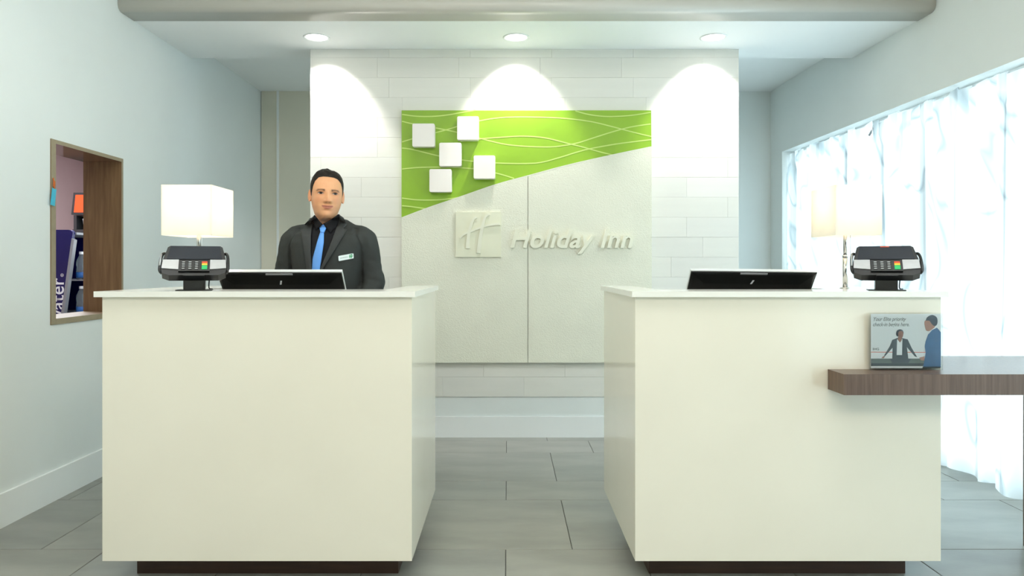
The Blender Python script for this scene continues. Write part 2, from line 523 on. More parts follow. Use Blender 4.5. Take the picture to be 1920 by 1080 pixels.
# ------------------------------------------------------------------ accent wall with limestone tiles
AX0, AX1 = -1.352, 1.582
acc = struct('wall_back', bx(AX0, AX1, YA + 0.012, YA + 0.20, 0, ZS), M_stonegrout, label='limestone tiled feature wall behind the desks')
pitch = 0.1366
Zb = 0.277
zlist = []
z = Zb
while z < ZS - 0.002:
    zlist.append((z, min(z + pitch, ZS))); z += pitch
SL = 0.557
cache = {}
for i, (z0, z1) in enumerate(zlist):
    if i == 0:
        x = -0.4455
    else:
        x = -0.4455 + random.choice((0.11, 0.19, 0.28, 0.37, 0.45, 0.0))
    while x > AX0:
        x -= SL
    while x < AX1 - 0.01:
        a, b = max(x, AX0), min(x + SL, AX1)
        if b - a > 0.02:
            proud = random.choice((0.0, 0.0, 0.0003, 0.0006))
            key = (round(b - a, 3), round(z1 - z0, 3), random.randrange(4), proud)
            if key not in cache:
                w, h = b - a, z1 - z0
                bm = bx(-w / 2 + .0004, w / 2 - .0004, -0.001 - proud, 0.013, -h / 2 + .0004, h / 2 - .0004)
                bmesh.ops.bevel(bm, geom=[e for e in bm.edges if all(v.co.y < 0.001 for v in e.verts)], offset=0.0005, segments=1, affect='EDGES')
                bmesh.ops.recalc_face_normals(bm, faces=bm.faces)
                me = bpy.data.meshes.new('stone_tile'); bm.to_mesh(me); bm.free()
                me.materials.append(M_stone[key[2]])
                cache[key] = me
            mesh_obj('stone_tile', cache[key], None, acc, ((a + b) / 2, YA, (z0 + z1) / 2))
        x += SL
struct('wall_plinth', bx(AX0 + 0.002, AX1 - 0.002, YA + 0.008, YA + 0.0125, 0.0, Zb), M_wall, label='painted strip below the stone tiles')
struct('baseboard_back', bx(AX0, AX1, YA - 0.008, YA + 0.0085, 0.0, 0.142), M_white, 0.002)

# ------------------------------------------------------------------ logo sign
YG = 4.825    # green board face
YP = 4.80     # cream panel face
sign = thing('logo_sign', px(988, 680, YA), 'green and cream wall sign with raised white squares and hotel lettering', 'sign')
def gp(x, y, Y=YG): return px(x, y, Y)
curve = [(752.9, 408.7), (805, 389), (860.5, 370.2), (929.4, 346.4), (989.7, 329.8), (1055.7, 312), (1113, 298.5), (1170.5, 286), (1221.6, 275.5)]
cpts = [(v.x, v.y) for v in catmull([(a, b, 0) for a, b in curve], 5)]
# green board behind
bm = B()
prism(bm, [gp(753, 207), gp(1221, 207)] + [gp(a, b + 6) for a, b in reversed(cpts)], (0, YA - YG, 0))
green = build('green_panel', bm, M_green, sign, 0.0)
# two cream panels, upper edge on the curve
def cream(x0, x1):
    top = [(x0, None)] + [(a, b) for a, b in cpts if x0 + 1 < a < x1 - 1] + [(x1, None)]
    def yc(x):
        for p, q in zip(cpts, cpts[1:]):
            if p[0] <= x <= q[0]:
                return p[1] + (q[1] - p[1]) * (x - p[0]) / (q[0] - p[0])
        return cpts[0][1] if x < cpts[0][0] else cpts[-1][1]
    pts = [px(a, yc(a) if b is None else b, YP) for a, b in top] + [px(x1, 680, YP), px(x0, 680, YP)]
    bm = B(); prism(bm, pts, (0, YA - YP, 0))
    return build('cream_panel', bm, M_cream, sign, 0.0012, seg=1)
cream(752.9, 989.4); cream(990.4, 1221.9)
# bright edge strip following the curve
bm = B()
for (a, b), (c, d) in zip(cpts, cpts[1:]):
    prism(bm, [px(a, b - 1.2, YP - .001), px(c, d - 1.2, YP - .001), px(c, d + .4, YP - .001), px(a, b + .4, YP - .001)], (0, 0.012, 0))
build('edge_strip', bm, M_letter, sign)
# wave lines (zoom coordinates -> px)
def zz(p): return (740 + p[0] * 0.287, 190 + p[1] * 0.287)
waves = [
    [(48, 85), (140, 97), (250, 98), (350, 88), (440, 72), (530, 57)],
    [(48, 130), (110, 145), (260, 172), (420, 205), (570, 245), (720, 280), (860, 294), (1000, 298), (1100, 290), (1200, 270), (1300, 238), (1420, 200), (1540, 168), (1672, 148)],
    [(48, 265), (115, 245), (330, 188), (440, 155), (560, 126), (680, 108), (800, 102), (960, 104), (1120, 112), (1280, 132), (1420, 165), (1560, 202), (1676, 230)],
    [(48, 305), (120, 315), (290, 357), (440, 383), (560, 396), (700, 404), (860, 406), (960, 398), (1080, 366), (1240, 318), (1420, 283), (1560, 264), (1676, 250)],
    [(48, 442), (160, 432), (300, 430), (440, 435), (560, 445), (660, 468), (720, 484), (780, 503)],
    [(430, 262), (560, 245), (680, 236), (800, 228), (900, 230), (1000, 242), (1120, 272), (1240, 302), (1340, 330), (1425, 350)],
    [(48, 632), (140, 643), (240, 645), (330, 640), (415, 628)],
    [(48, 682), (110, 688), (205, 702)],
    [(1180, 62), (1260, 84), (1360, 98), (1460, 98), (1560, 90), (1672, 72)],
]
for wi, w in enumerate(waves):
    pts = catmull([Vector((*zz(p), 0)) for p in w], 6)
    bm = B()
    L, R_ = [], []
    for i, p in enumerate(pts):
        d = (pts[min(i + 1, len(pts) - 1)] - pts[max(i - 1, 0)]).normalized()
        n = Vector((-d.y, d.x, 0)) * 1.05
        L.append(px(p.x + n.x, p.y + n.y, YG - 0.0012 - wi * .00015)); R_.append(px(p.x - n.x, p.y - n.y, YG - 0.0012 - wi * .00015))
    bm.free()
    build('wave_line', ribbon(L, R_, 0.0014), M_wave, green)
# white rounded blocks
for (a, b, c, d) in ((773, 231.5, 815, 275), (857, 218, 897.5, 262), (823.5, 267.5, 865, 311.5), (888, 291.5, 928.5, 335), (805, 317, 846.5, 360)):
    p, q = px(a, d, 4.765), px(c, b, 4.765)
    bm = bx(p.x, q.x, 4.765, YG, p.z, q.z)
    es = [e for e in bm.edges if abs(e.verts[0].co.y - e.verts[1].co.y) > 0.01]
    bmesh.ops.bevel(bm, geom=es, offset=0.010, segments=4, affect='EDGES', profile=0.5)
    build('white_block', bm, M_block, sign, 0.002)
# logo plate with script strokes
YLg = YP - 0.012
p, q = px(854.5, 482, YLg), px(939.5, 397.5, YLg)
plate = build('logo_plate', bx(p.x, q.x, YLg, YP, p.z, q.z), M_logo, sign, 0.002)
def zl(p): return (840 + p[0] * 0.1927, 380 + p[1] * 0.1927)
def stroke(pts, w, dep=0.010, name='logo_stroke'):
    P = catmull([Vector((*zl(p), 0)) for p in pts], 6)
    bm = B(); L, R_ = [], []
    n_ = len(P)
    for i, v in enumerate(P):
        d = (P[min(i + 1, n_ - 1)] - P[max(i - 1, 0)]).normalized()
        t = i / (n_ - 1)
        ww = w[0] + (w[1] - w[0]) * t
        nn = Vector((-d.y, d.x, 0)) * ww * 0.1927 / 2
        L.append(px(v.x + nn.x, v.y + nn.y, YLg - dep)); R_.append(px(v.x - nn.x, v.y - nn.y, YLg - dep))
    bm.free()
    build(name, ribbon(L, R_, dep), M_letter, plate)
stroke([(192, 445), (195, 370), (205, 290), (225, 215), (248, 160), (278, 138)], (38, 18))
stroke([(298, 490), (306, 410), (320, 310), (338, 215), (362, 140), (402, 112)], (44, 18), 0.0104)
stroke([(118, 345), (150, 312), (190, 292), (262, 262)], (14, 22), 0.0092)
stroke([(250, 262), (300, 248), (380, 222), (450, 210), (508, 206)], (16, 26), 0.0086)
# lettering, one mesh for each letter
word = 'Holiday Inn'
tsize = 0.176; shear = 0.28; sp = 1.02
full = text_mesh(word, tsize, spacing=sp)
fx0 = min(v.co.x for v in full.vertices); fx1 = max(v.co.x for v in full.vertices)
a0 = px(959, 464, YP)
wscale = (px(1183, 465, YP).x - a0.x) / (fx1 - fx0)
for i, ch in enumerate(word):
    if ch == ' ':
        continue
    xm = max(v.co.x for v in text_mesh(word[:i + 1], tsize, spacing=sp).vertices)
    lm = text_mesh(ch, tsize, extrude=0.008, bold=0.0035)
    lx = max(v.co.x for v in lm.vertices)
    bm = B(); bm.from_mesh(lm)
    for v in bm.verts:
        v.co.x = (v.co.x - lx + xm - fx0) * wscale + shear * v.co.y
    bm.transform(Matrix.Translation((a0.x, YP - 0.008, a0.z)) @ FACE)
    build('letter', bm, M_letter, sign)

# ------------------------------------------------------------------ recessed downlights
M_lens = mat('lit_lens', (1, 1, 1, 1), 0.5, emit=(1.0, 0.97, 0.92, 1), estr=7.0, nscale=5, namt=0.01)
dl = (('round recessed ceiling downlight above the clerk at the left', -1.241), ('middle round recessed downlight above the green sign', 0.055),
      ('round recessed ceiling downlight nearest the curtained window', 1.338))
for lab, X in dl:
    t = thing('recessed_downlight', (X, 4.603, ZS), lab, 'downlight', 'recessed downlights in the soffit')
    bm = B()
    n = 32
    rings = []
    for r, z in ((0.086, ZS - 0.0005), (0.086, ZS - 0.004), (0.080, ZS - 0.006), (0.072, ZS - 0.004), (0.068, ZS - 0.0005)):
        rings.append([Vector((X + r * math.cos(2 * math.pi * k / n), 4.603 + r * math.sin(2 * math.pi * k / n), z)) for k in range(n)])
    loft(bm, rings, True, False)
    build('trim_ring', bm, M_white, t, smooth=True)
    bm = B(); lathe(bm, X, 4.603, [(0.069, ZS - 0.0008), (0.064, ZS - 0.0022), (0.03, ZS - 0.003), (0.004, ZS - 0.0032)], 32)
    build('lens', bm, M_lens, t, smooth=True)
    l = bpy.data.lights.new('downlight_beam', 'SPOT')
    l.energy = 38; l.spot_size = math.radians(86); l.spot_blend = 0.45; l.shadow_soft_size = 0.03; l.color = (1.0, 0.97, 0.93)
    lo = bpy.data.objects.new('downlight_beam', l); COL.objects.link(lo)
    lo.location = (X, 4.603, ZS - 0.03); lo.rotation_euler = (math.radians(28), 0, 0)

# ------------------------------------------------------------------ pass-through liner and the pantry behind it
lin = thing('pass_through_frame', (XL, (OY0 + OY1) / 2, OZ0), 'brown oak-veneer lined pass-through opening in the left wall', 'frame')
d0, d1 = XL - WT - 0.004, XL + 0.004
build('jamb', bx(d0, d1, OY0 + .0005, OY0 + 0.036, OZ0 + .0005, OZ1 - .0005), M_woodliner, lin, 0.001)
build('jamb', bx(d0, d1, OY1 - 0.018, OY1 - .0005, OZ0 + .0005, OZ1 - .0005), M_woodliner, lin, 0.001)
build('head_board', bx(d0, d1, OY0 + .036, OY1 - .018, OZ1 - 0.02, OZ1 - .0005), M_woodgloss, lin, 0.001)
build('sill_board', bx(d0, d1, OY0 + .036, OY1 - .018, OZ0 + .0005, OZ0 + 0.03), M_woodliner, lin, 0.001)
for (a, b, c, d) in ((OY0 + .0005, OY0 + .036, OZ0 + .0005, OZ1 - .0005), (OY1 - .018, OY1 - .0005, OZ0 + .0005, OZ1 - .0005),
                     (OY0 + .0365, OY1 - .0185, OZ1 - .02, OZ1 - .0005), (OY0 + .0365, OY1 - .0185, OZ0 + .0005, OZ0 + .03)):
    build('edge_band', bx(d1 + .0001, d1 + .0018, a, b, c, d), M_woodedge, lin)
# hanging tag on the near jamb
M_tag = mat('blue_tag_print', srgb(60, 176, 206), 0.45, nscale=20, namt=0.03)
M_orange = mat('orange_cord', srgb(206, 104, 40), 0.5, nscale=20, namt=0.03)
hp = px(97.5, 344, 3.515)
ht = thing('hanging_tag', (XL + 0.010, 3.522, 1.50), 'small blue tag hanging from an orange loop on the near jamb', 'tag')
bm = B(); tube(bm, [(XL + 0.006, 3.520, 1.605), (XL + 0.0125, 3.515, 1.59), (XL + 0.013, 3.512, 1.568), (XL + 0.011, 3.519, 1.552), (XL + 0.0095, 3.526, 1.568), (XL + 0.011, 3.524, 1.59)], 0.003, 6)
build('loop', bm, M_orange, ht, smooth=True)
Mt = Matrix.Translation((XL + 0.0115, 3.520, 1.553)) @ Matrix.Rotation(math.radians(-9), 4, 'X')
build('tag_card', bx(-0.001, 0.001, -0.016, 0.016, -0.086, 0.0, Mt), M_tag, ht, 0.0004, seg=1)

PX0 = -4.4
struct('wall_pantry', bx(PX0 - 0.1, PX0, 2.6, 8.4, 0, 2.9), M_pink, label='dusky pink wall of the pantry behind the opening')
bm = B(); box(bm, PX0, XL - WT, 8.3, 8.4, 0, 2.9); box(bm, PX0, XL - WT, 2.6, 2.7, 0, 2.9); box(bm, XL - WT - .05, XL - WT, YB + .11, 8.3, 0, 2.9)
struct('wall_pantry_ends', bm, M_pink, label='end walls of the pantry')
struct('ceiling_pantry', bx(PX0, XL - WT, 2.7, 8.3, 2.31, 2.4), M_ceil, label='pale ceiling of the pantry')
struct('floor_pantry', bx(PX0, XL - WT - .001, 2.7, 8.3, -0.1, 0.0), M_floor[0], label='grey pantry floor')
area_light('pantry_ceiling_light', (-3.4, 5.2, 2.29), (0, 0, 0), 0.6, 1.6, 85, (0.9, 0.96, 1.0))

M_navy = mat('navy_panel', srgb(22, 23, 84), 0.25, nscale=5, namt=0.04)
M_greyedge = mat('grey_edge', srgb(140, 142, 146), 0.4, nscale=20, namt=0.03)
M_wire = mat('chrome_wire', srgb(190, 192, 196), 0.3, metal=0.8, nscale=20, namt=0.02)
M_bluecap = mat('blue_label', srgb(44, 104, 176), 0.4, nscale=20, namt=0.04)
M_whitepr = mat('white_print', srgb(232, 234, 238), 0.5, nscale=20, namt=0.01)
YR = 4.76
rack = thing('drinks_rack', (-3.2, 5.05, 0.0), 'tall navy bottled-drink display rack with white lettering behind the opening', 'display rack')
# navy side panel with a rounded top and slanted front edge
def rp(x, y): 
    v = px(x, y, YR); return (v.x, YR, v.z)
side = [(-3.62, YR, 0.0), (rp(109, 600)[0], YR, 0.0), rp(115, 596), rp(134.5, 447)]
for k in range(7):
    a = math.pi / 2 * k / 6
    c = rp(128, 437)
    side.append((c[0] + 0.030 * math.cos(a), YR, c[2] + 0.022 * math.sin(a)))
side.append((-3.62, YR, rp(128, 430)[2]))
bm = B(); prism(bm, side, (0, 0.03, 0)); build('side_panel', bm, M_navy, rack, 0.001, seg=1)
bm = B(); prism(bm, [(x, YR + .55, z) for x, y_, z in side], (0, 0.03, 0)); build('side_panel', bm, M_navy, rack)
edge = [rp(113, 600), rp(119, 596), rp(139, 450), rp(134.5, 447)]
bm = B(); prism(bm, [(a, b - .002, c) for a, b, c in edge], (0, 0.035, 0)); build('edge_strip', bm, M_greyedge, rack, 0.001, seg=1)
build('back_panel', bx(-3.62, -3.60, YR + .03, YR + .55, 0.0, 1.40), M_navy, rack)
build('top_board', bx(-3.60, -2.915, YR + .03, YR + .55, 1.385, 1.40), M_greyedge, rack)
for zz_ in (0.60, 0.845, 1.08):
    sh = build('shelf', bx(-3.60, -2.74 - (0.02 if zz_ > 1 else 0), YR + .03, YR + .55, zz_ - 0.008, zz_), M_greyedge, rack)
    bm = B()
    for h in (0.035, 0.09):
        tube(bm, [(-2.745, YR + .03, zz_ + h), (-2.745, YR + .55, zz_ + h)], 0.0025, 6)
    for k in range(6):
        yy = YR + .04 + .1 * k
        tube(bm, [(-2.745, yy, zz_ - .004), (-2.745, yy, zz_ + .13)], 0.0022, 6)
    build('wire_rail', bm, M_wire, rack, smooth=True)
bm = text_bm('water', 0.128, Matrix.Translation((rp(119.5, 600)[0], YR - 0.0004, px(110, 607, YR).z)) @ FACE @ Matrix.Rotation(math.radians(90), 4, 'Z'), bold=0.001, spacing=1.02)
build('lettering', bm, M_whitepr, rack)
bm = text_bm('®', 0.03, Matrix.Translation((rp(119.5, 600)[0], YR - 0.0004, px(110, 519, YR).z)) @ FACE @ Matrix.Rotation(math.radians(90), 4, 'Z'))
build('lettering', bm, M_whitepr, rack)
def bottle(x, y, z, lab):
    t = thing('water_bottle', (x, y, z), lab, 'bottle', 'bottles in the drinks rack')
    bm = B(); lathe(bm, x, y, [(0.028, z), (0.032, z + .008), (0.032, z + .06), (0.029, z + .08), (0.032, z + .10), (0.031, z + .125), (0.013, z + .165), (0.013, z + .172)], 16)
    build('bottle_body', bm, M_bottle, t, smooth=True)
    bm = B(); lathe(bm, x, y, [(0.0327, z + .012), (0.0327, z + .05)], 16)
    build('bottle_label', bm, M_bluecap, t, smooth=True)
    bm = B(); cyl(bm, x, y, z + .172, z + .190, 0.015, 0.0145, 14)
    build('bottle_cap', bm, M_whitepr, t)
WHERE = ('frontmost in the outer row, nearest the navy panel', 'second from the navy panel in the outer row', 'third from the navy panel in the outer row',
         'first in the inner row, behind the slanted grey edge', 'second in the inner row, behind the slanted grey edge')
for r, (zz_, nm) in enumerate(((0.845, 'lower'), (1.08, 'upper'))):
    for c_, (bx_, by_) in enumerate(((-2.83, YR + .075), (-2.84, YR + .155), (-2.86, YR + .24), (-2.91, YR + .075), (-2.92, YR + .155))):
        bottle(bx_, by_, zz_ + .0005, 'clear bottle on %s rack shelf, %s' % (nm, WHERE[c_]))

# coffee machine with lit orange panel on a dark cabinet
cab = thing('coffee_cabinet', (-3.62, 6.35, 0), 'tall dark cabinet under the coffee machine in the pantry', 'cabinet')
build('cabinet_body', bx(-3.86, -3.38, 6.15, 6.6, 0.08, 1.44), M_toe, cab, 0.004)
build('cabinet_top', bx(-3.88, -3.36, 6.13, 6.62, 1.44, 1.465), M_black, cab, 0.003)
build('cabinet_base', bx(-3.84, -3.40, 6.18, 6.58, 0.0, 0.08), M_black, cab)
cof = thing('coffee_machine', (-3.64, 6.35, 1.465), 'black coffee machine with glowing orange front panel seen through the opening', 'coffee machine')
M_orlit = mat('lit_orange_panel', srgb(70, 12, 2), 0.4, emit=(1.0, 0.10, 0.008, 1), estr=1.1, nscale=12, namt=0.05)
build('base', bx(-3.80, -3.50, 6.18, 6.50, 1.4655, 1.495), M_black, cof, 0.004)
build('column', bx(-3.80, -3.50, 6.34, 6.50, 1.495, 1.62), M_black, cof, 0.004)
build('column_side', bx(-3.80, -3.775, 6.20, 6.34, 1.495, 1.62), M_black, cof, 0.003)
bm = B(); prism(bm, [(-3.815, 6.19, 1.625), (-3.485, 6.19, 1.625), (-3.505, 6.19, 1.818), (-3.795, 6.19, 1.818)], (0, .31, 0))
hd = build('head', bm, M_black, cof, 0.008)
bm = B(); prism(bm, [(-3.79, 6.186, 1.645), (-3.51, 6.186, 1.645), (-3.53, 6.186, 1.798), (-3.775, 6.186, 1.798)], (0, .006, 0))
build('lit_panel', bm, M_orlit, hd)
cup = thing('paper_cup', (-3.715, 6.26, 1.4955), 'white paper cup standing in the coffee machine', 'cup')
bm = B(); lathe(bm, -3.715, 6.26, [(0.028, 1.4955), (0.036, 1.585), (0.038, 1.588), (0.038, 1.592), (0.034, 1.592), (0.027, 1.50)], 18)
build('cup_body', bm, M_whitepr, cup, smooth=True)

# ------------------------------------------------------------------ reception counters
def counter(name, x0, x1, toe, slab_l, slab_r, wl, wr, lab, gap):
    """wl / wr: widths of the left and right top wings"""
    y0, y1, zb, zt = 2.57, 3.40, 0.0946, 1.0525
    t = thing(name, ((x0 + x1) / 2, (y0 + y1) / 2, 0), lab, 'reception desk', 'white reception desks')
    build('front_panel', bx(x0, x1, y0, y0 + .022, zb, zt), M_lam, t, 0.0015, seg=1)
    build('side_panel', bx(x0, x0 + .022, y0 + .0225, y1, zb, zt), M_lam, t, 0.001, seg=1)
    build('side_panel', bx(x1 - .022, x1, y0 + .0225, y1, zb, zt), M_lam, t, 0.001, seg=1)
    # toe kick
    build('toe_kick', bx(toe[0], toe[1], 2.685, 3.02, 0.0005, zb), M_toe, t, 0.002)
    build('bottom_board', bx(x0 + .022, x1 - .022, y0 + .022, 3.02, zb, zb + .02), M_in, t)
    # inner pedestals carrying the worktop
    build('pedestal', bx(x0 + .022, x0 + .022 + wl * .75, y0 + .05, 3.3, zb + .02, 0.835), M_in, t)
    build('pedestal', bx(x1 - .022 - wr * .75, x1 - .022, y0 + .05, 3.3, zb + .02, 0.835), M_in, t)
    build('worktop', bx(x0 + .0225, x1 - .0225, y0 + .023, 3.17, 0.835, 0.86), M_in, t, 0.002)
    # inner wing walls up to the slab
    build('riser', bx(x0 + wl - .02, x0 + wl, 2.80, y1 - .01, 0.86, zt), M_in, t)
    build('riser', bx(x1 - wr, x1 - wr + .02, 2.80, y1 - .01, 0.86, zt), M_in, t)
    build('riser', bx(x0 + wl, x1 - wr, 2.78, 2.80, 0.86, zt), M_in, t)
    bm = B()
    sx0, sx1, sy0, sy1 = x0 - slab_l, x1 + slab_r, 2.553, y1 + .012
    pts = [(sx0, sy0), (sx1, sy0), (sx1, sy1), (x1 - wr - .004, sy1), (x1 - wr - .004, 2.81), (x0 + wl + .004, 2.81), (x0 + wl + .004, sy1), (sx0, sy1)]
    prism(bm, [(a, b, zt + .0005) for a, b in pts], (0, 0, 0.0205))
    build('top_slab', bm, M_slab, t, 0.0025)
    return t
ZT = 1.0735
counter('reception_desk', -1.471, -0.348, (-1.405, -0.415), 0.022, 0.014, 0.25, 0.125, 'cream reception desk the clerk stands behind', 0)
counter('reception_desk', 0.4625, 1.5715, (0.535, 1.507), 0.014, 0.018, 0.125, 0.285, 'cream unattended reception desk beside the curtained window', 0)

# walnut ledge on the right desk
ld = thing('walnut_ledge', (1.7, 2.7, 0), 'dark walnut ledge wrapping the corner of the unattended desk', 'ledge')
bm = B()
prism(bm, [(1.161, 2.445, .719), (2.20, 2.445, .719), (2.20, 2.96, .719), (1.5735, 2.96, .719), (1.5735, 2.569, .719), (1.161, 2.569, .719)], (0, 0, .072))
build('ledge_board', bm, M_wood, ld, 0.0012, seg=1)
build('leg_panel', bx(2.15, 2.20, 2.46, 2.955, 0.0005, .7188), M_wood, ld, 0.001, seg=1)

# ------------------------------------------------------------------ acrylic sign holder with its print
SY = 2.548
sh = thing('sign_holder', px(1700, 690, SY), 'clear acrylic sign holder with photo print standing on the walnut ledge', 'sign holder')
s0, s1 = px(1633, 689, SY), px(1766, 587.5, SY)
sz0 = 0.7915
build('acrylic_front', bx(s0.x - .006, s1.x + .001, SY - .004, SY - .0022, sz0, s1.z + .002), M_acryl, sh)
build('acrylic_back', bx(s0.x - .006, s1.x + .001, SY + .0022, SY + .004, sz0, s1.z + .002), M_acryl, sh)
build('acrylic_foot', bx(s0.x - .006, s1.x + .001, SY - .004, SY + .004, sz0 - .0003, sz0 - .0001), M_acryl, sh)
M_paper = mat('print_paper', srgb(226, 232, 236), 0.5, nscale=3, namt=0.03)
M_pwhite = mat('print_white', srgb(232, 236, 240), 0.5, nscale=9, namt=0.02)
M_pgrey = mat('print_grey', srgb(120, 126, 128), 0.5, nscale=9, namt=0.02)
M_pdark = mat('print_charcoal', srgb(62, 72, 80), 0.5, nscale=20, namt=0.08)
M_pred = mat('print_red', srgb(214, 92, 66), 0.5, nscale=9, namt=0.02)
M_pskin1 = mat('print_brown_skin', srgb(146, 104, 88), 0.5, nscale=60, namt=0.10)
M_pskin2 = mat('print_tan_skin', srgb(178, 134, 118), 0.5, nscale=60, namt=0.06)
M_pnavy = mat('print_blue_suit', srgb(56, 104, 152), 0.5, nscale=30, namt=0.12)
M_phair = mat('print_dark_hair', srgb(52, 62, 74), 0.5, nscale=60, namt=0.12)
M_pdesk = mat('print_desk', srgb(92, 104, 98), 0.4, nscale=9, namt=0.08)
M_pdeskd = mat('print_desk_edge', srgb(44, 56, 60), 0.4, nscale=9, namt=0.08)
def q(p): return (1620 + p[0] * 0.1204, 570 + p[1] * 0.1204)      # zoom -> px
def pr(name, poly, layer, m, parent, smooth=0):
    pts = [Vector((*q(p), 0)) for p in poly]
    if smooth:
        pts = catmull(pts + [pts[0]], smooth)[:-1]
    Yv = SY - 0.0006 - 0.00012 * layer
    bm = B()
    prism(bm, [px(p.x, p.y, Yv) for p in pts], (0, 0.0001, 0))
    return build(name, bm, m, parent)
sheet = build('printed_sheet', bx(px(1633, 600, SY).x, px(1764.3, 600, SY).x, SY - .0006, SY + .0006, px(1640, 687, SY).z, px(1640, 588.5, SY).z), M_paper, sh)
pr('print_band', [(110, 758), (1195, 758), (1195, 850), (110, 850)], 1, M_pwhite, sheet)
pr('print_stripe', [(110, 744), (960, 748), (960, 757), (110, 753)], 2, M_pred, sheet)
pr('print_desk', [(110, 850), (1195, 850), (1195, 925), (110, 925)], 2, M_pdesk, sheet)
pr('print_desk_edge', [(110, 922), (1195, 922), (1195, 968), (110, 968)], 3, M_pdeskd, sheet)
pr('print_lower_margin', [(110, 968), (910, 968), (910, 1000), (110, 1000)], 3, M_pwhite, sheet)
pr('print_blazer', [(440, 560), (515, 530), (600, 532), (680, 550), (740, 680), (830, 830), (790, 815), (668, 672), (690, 850), (440, 850), (445, 680), (340, 800), (300, 840), (320, 790), (400, 660)], 3, M_pdark, sheet)
pr('print_reflection', [(400, 850), (732, 850), (690, 920), (440, 920)], 3, M_pdark, sheet)
pr('print_blouse', [(516, 545), (560, 590), (598, 540), (592, 795), (508, 795)], 4, M_pwhite, sheet)
pr('print_neck', [(528, 510), (590, 510), (585, 570), (560, 600), (528, 560)], 5, M_pskin1, sheet)
pr('print_hair', [(500, 450), (515, 412), (560, 394), (600, 408), (616, 445), (606, 480), (560, 500), (520, 505), (503, 485)], 5, M_phair, sheet, 3)
pr('print_face', [(535, 440), (560, 420), (598, 425), (612, 460), (604, 510), (580, 540), (545, 525), (532, 480)], 6, M_pskin1, sheet, 3)
pr('print_hand', [(270, 845), (300, 812), (325, 820), (310, 845)], 6, M_pskin1, sheet)
pr('print_hand', [(860, 835), (945, 815), (940, 880), (890, 878)], 4, M_pskin2, sheet)
pr('print_suit', [(1130, 362), (1165, 400), (1196, 440), (1196, 990), (920, 990), (940, 880), (960, 760), (945, 660), (960, 580), (1000, 470), (1050, 410)], 5, M_pnavy, sheet)
pr('print_shadow', [(915, 975), (1190, 975), (1190, 1002), (910, 1002)], 6, M_pdeskd, sheet)
pr('print_collar', [(1010, 430), (1125, 345), (1135, 368), (1060, 405), (1005, 470)], 6, M_pwhite, sheet)
pr('print_face', [(950, 260), (1010, 240), (1075, 300), (1110, 350), (1030, 415), (985, 420), (960, 395), (940, 300)], 7, M_pskin2, sheet, 3)
pr('print_hair', [(960, 262), (985, 205), (1060, 170), (1130, 205), (1146, 270), (1130, 330), (1090, 340), (1045, 300), (1020, 262)], 8, M_phair, sheet, 3)
def print_text(body, x, y, wpx, size, shear, m):
    tm = text_mesh(body, size, shear=shear, bold=size * .012)
    a = min(v.co.x for v in tm.vertices); b = max(v.co.x for v in tm.vertices)
    s = (wpx * SY / F) / (b - a)
    o = px(*q((x, y)), SY - .0012)
    bm = B(); bm.from_mesh(tm)
    for v in bm.verts:
        v.co.x = (v.co.x - a) * s
    bm.transform(Matrix.Translation(o) @ FACE)
    build('print_lettering', bm, m, sheet)
print_text('Your Elite priority', 150, 262, 61, 0.019, 0.3, M_pgrey)
print_text('check-in begins here.', 140, 345, 68, 0.019, 0.3, M_pgrey)
print_text('IHG', 138, 718, 11.5, 0.0115, 0.0, M_pdark)

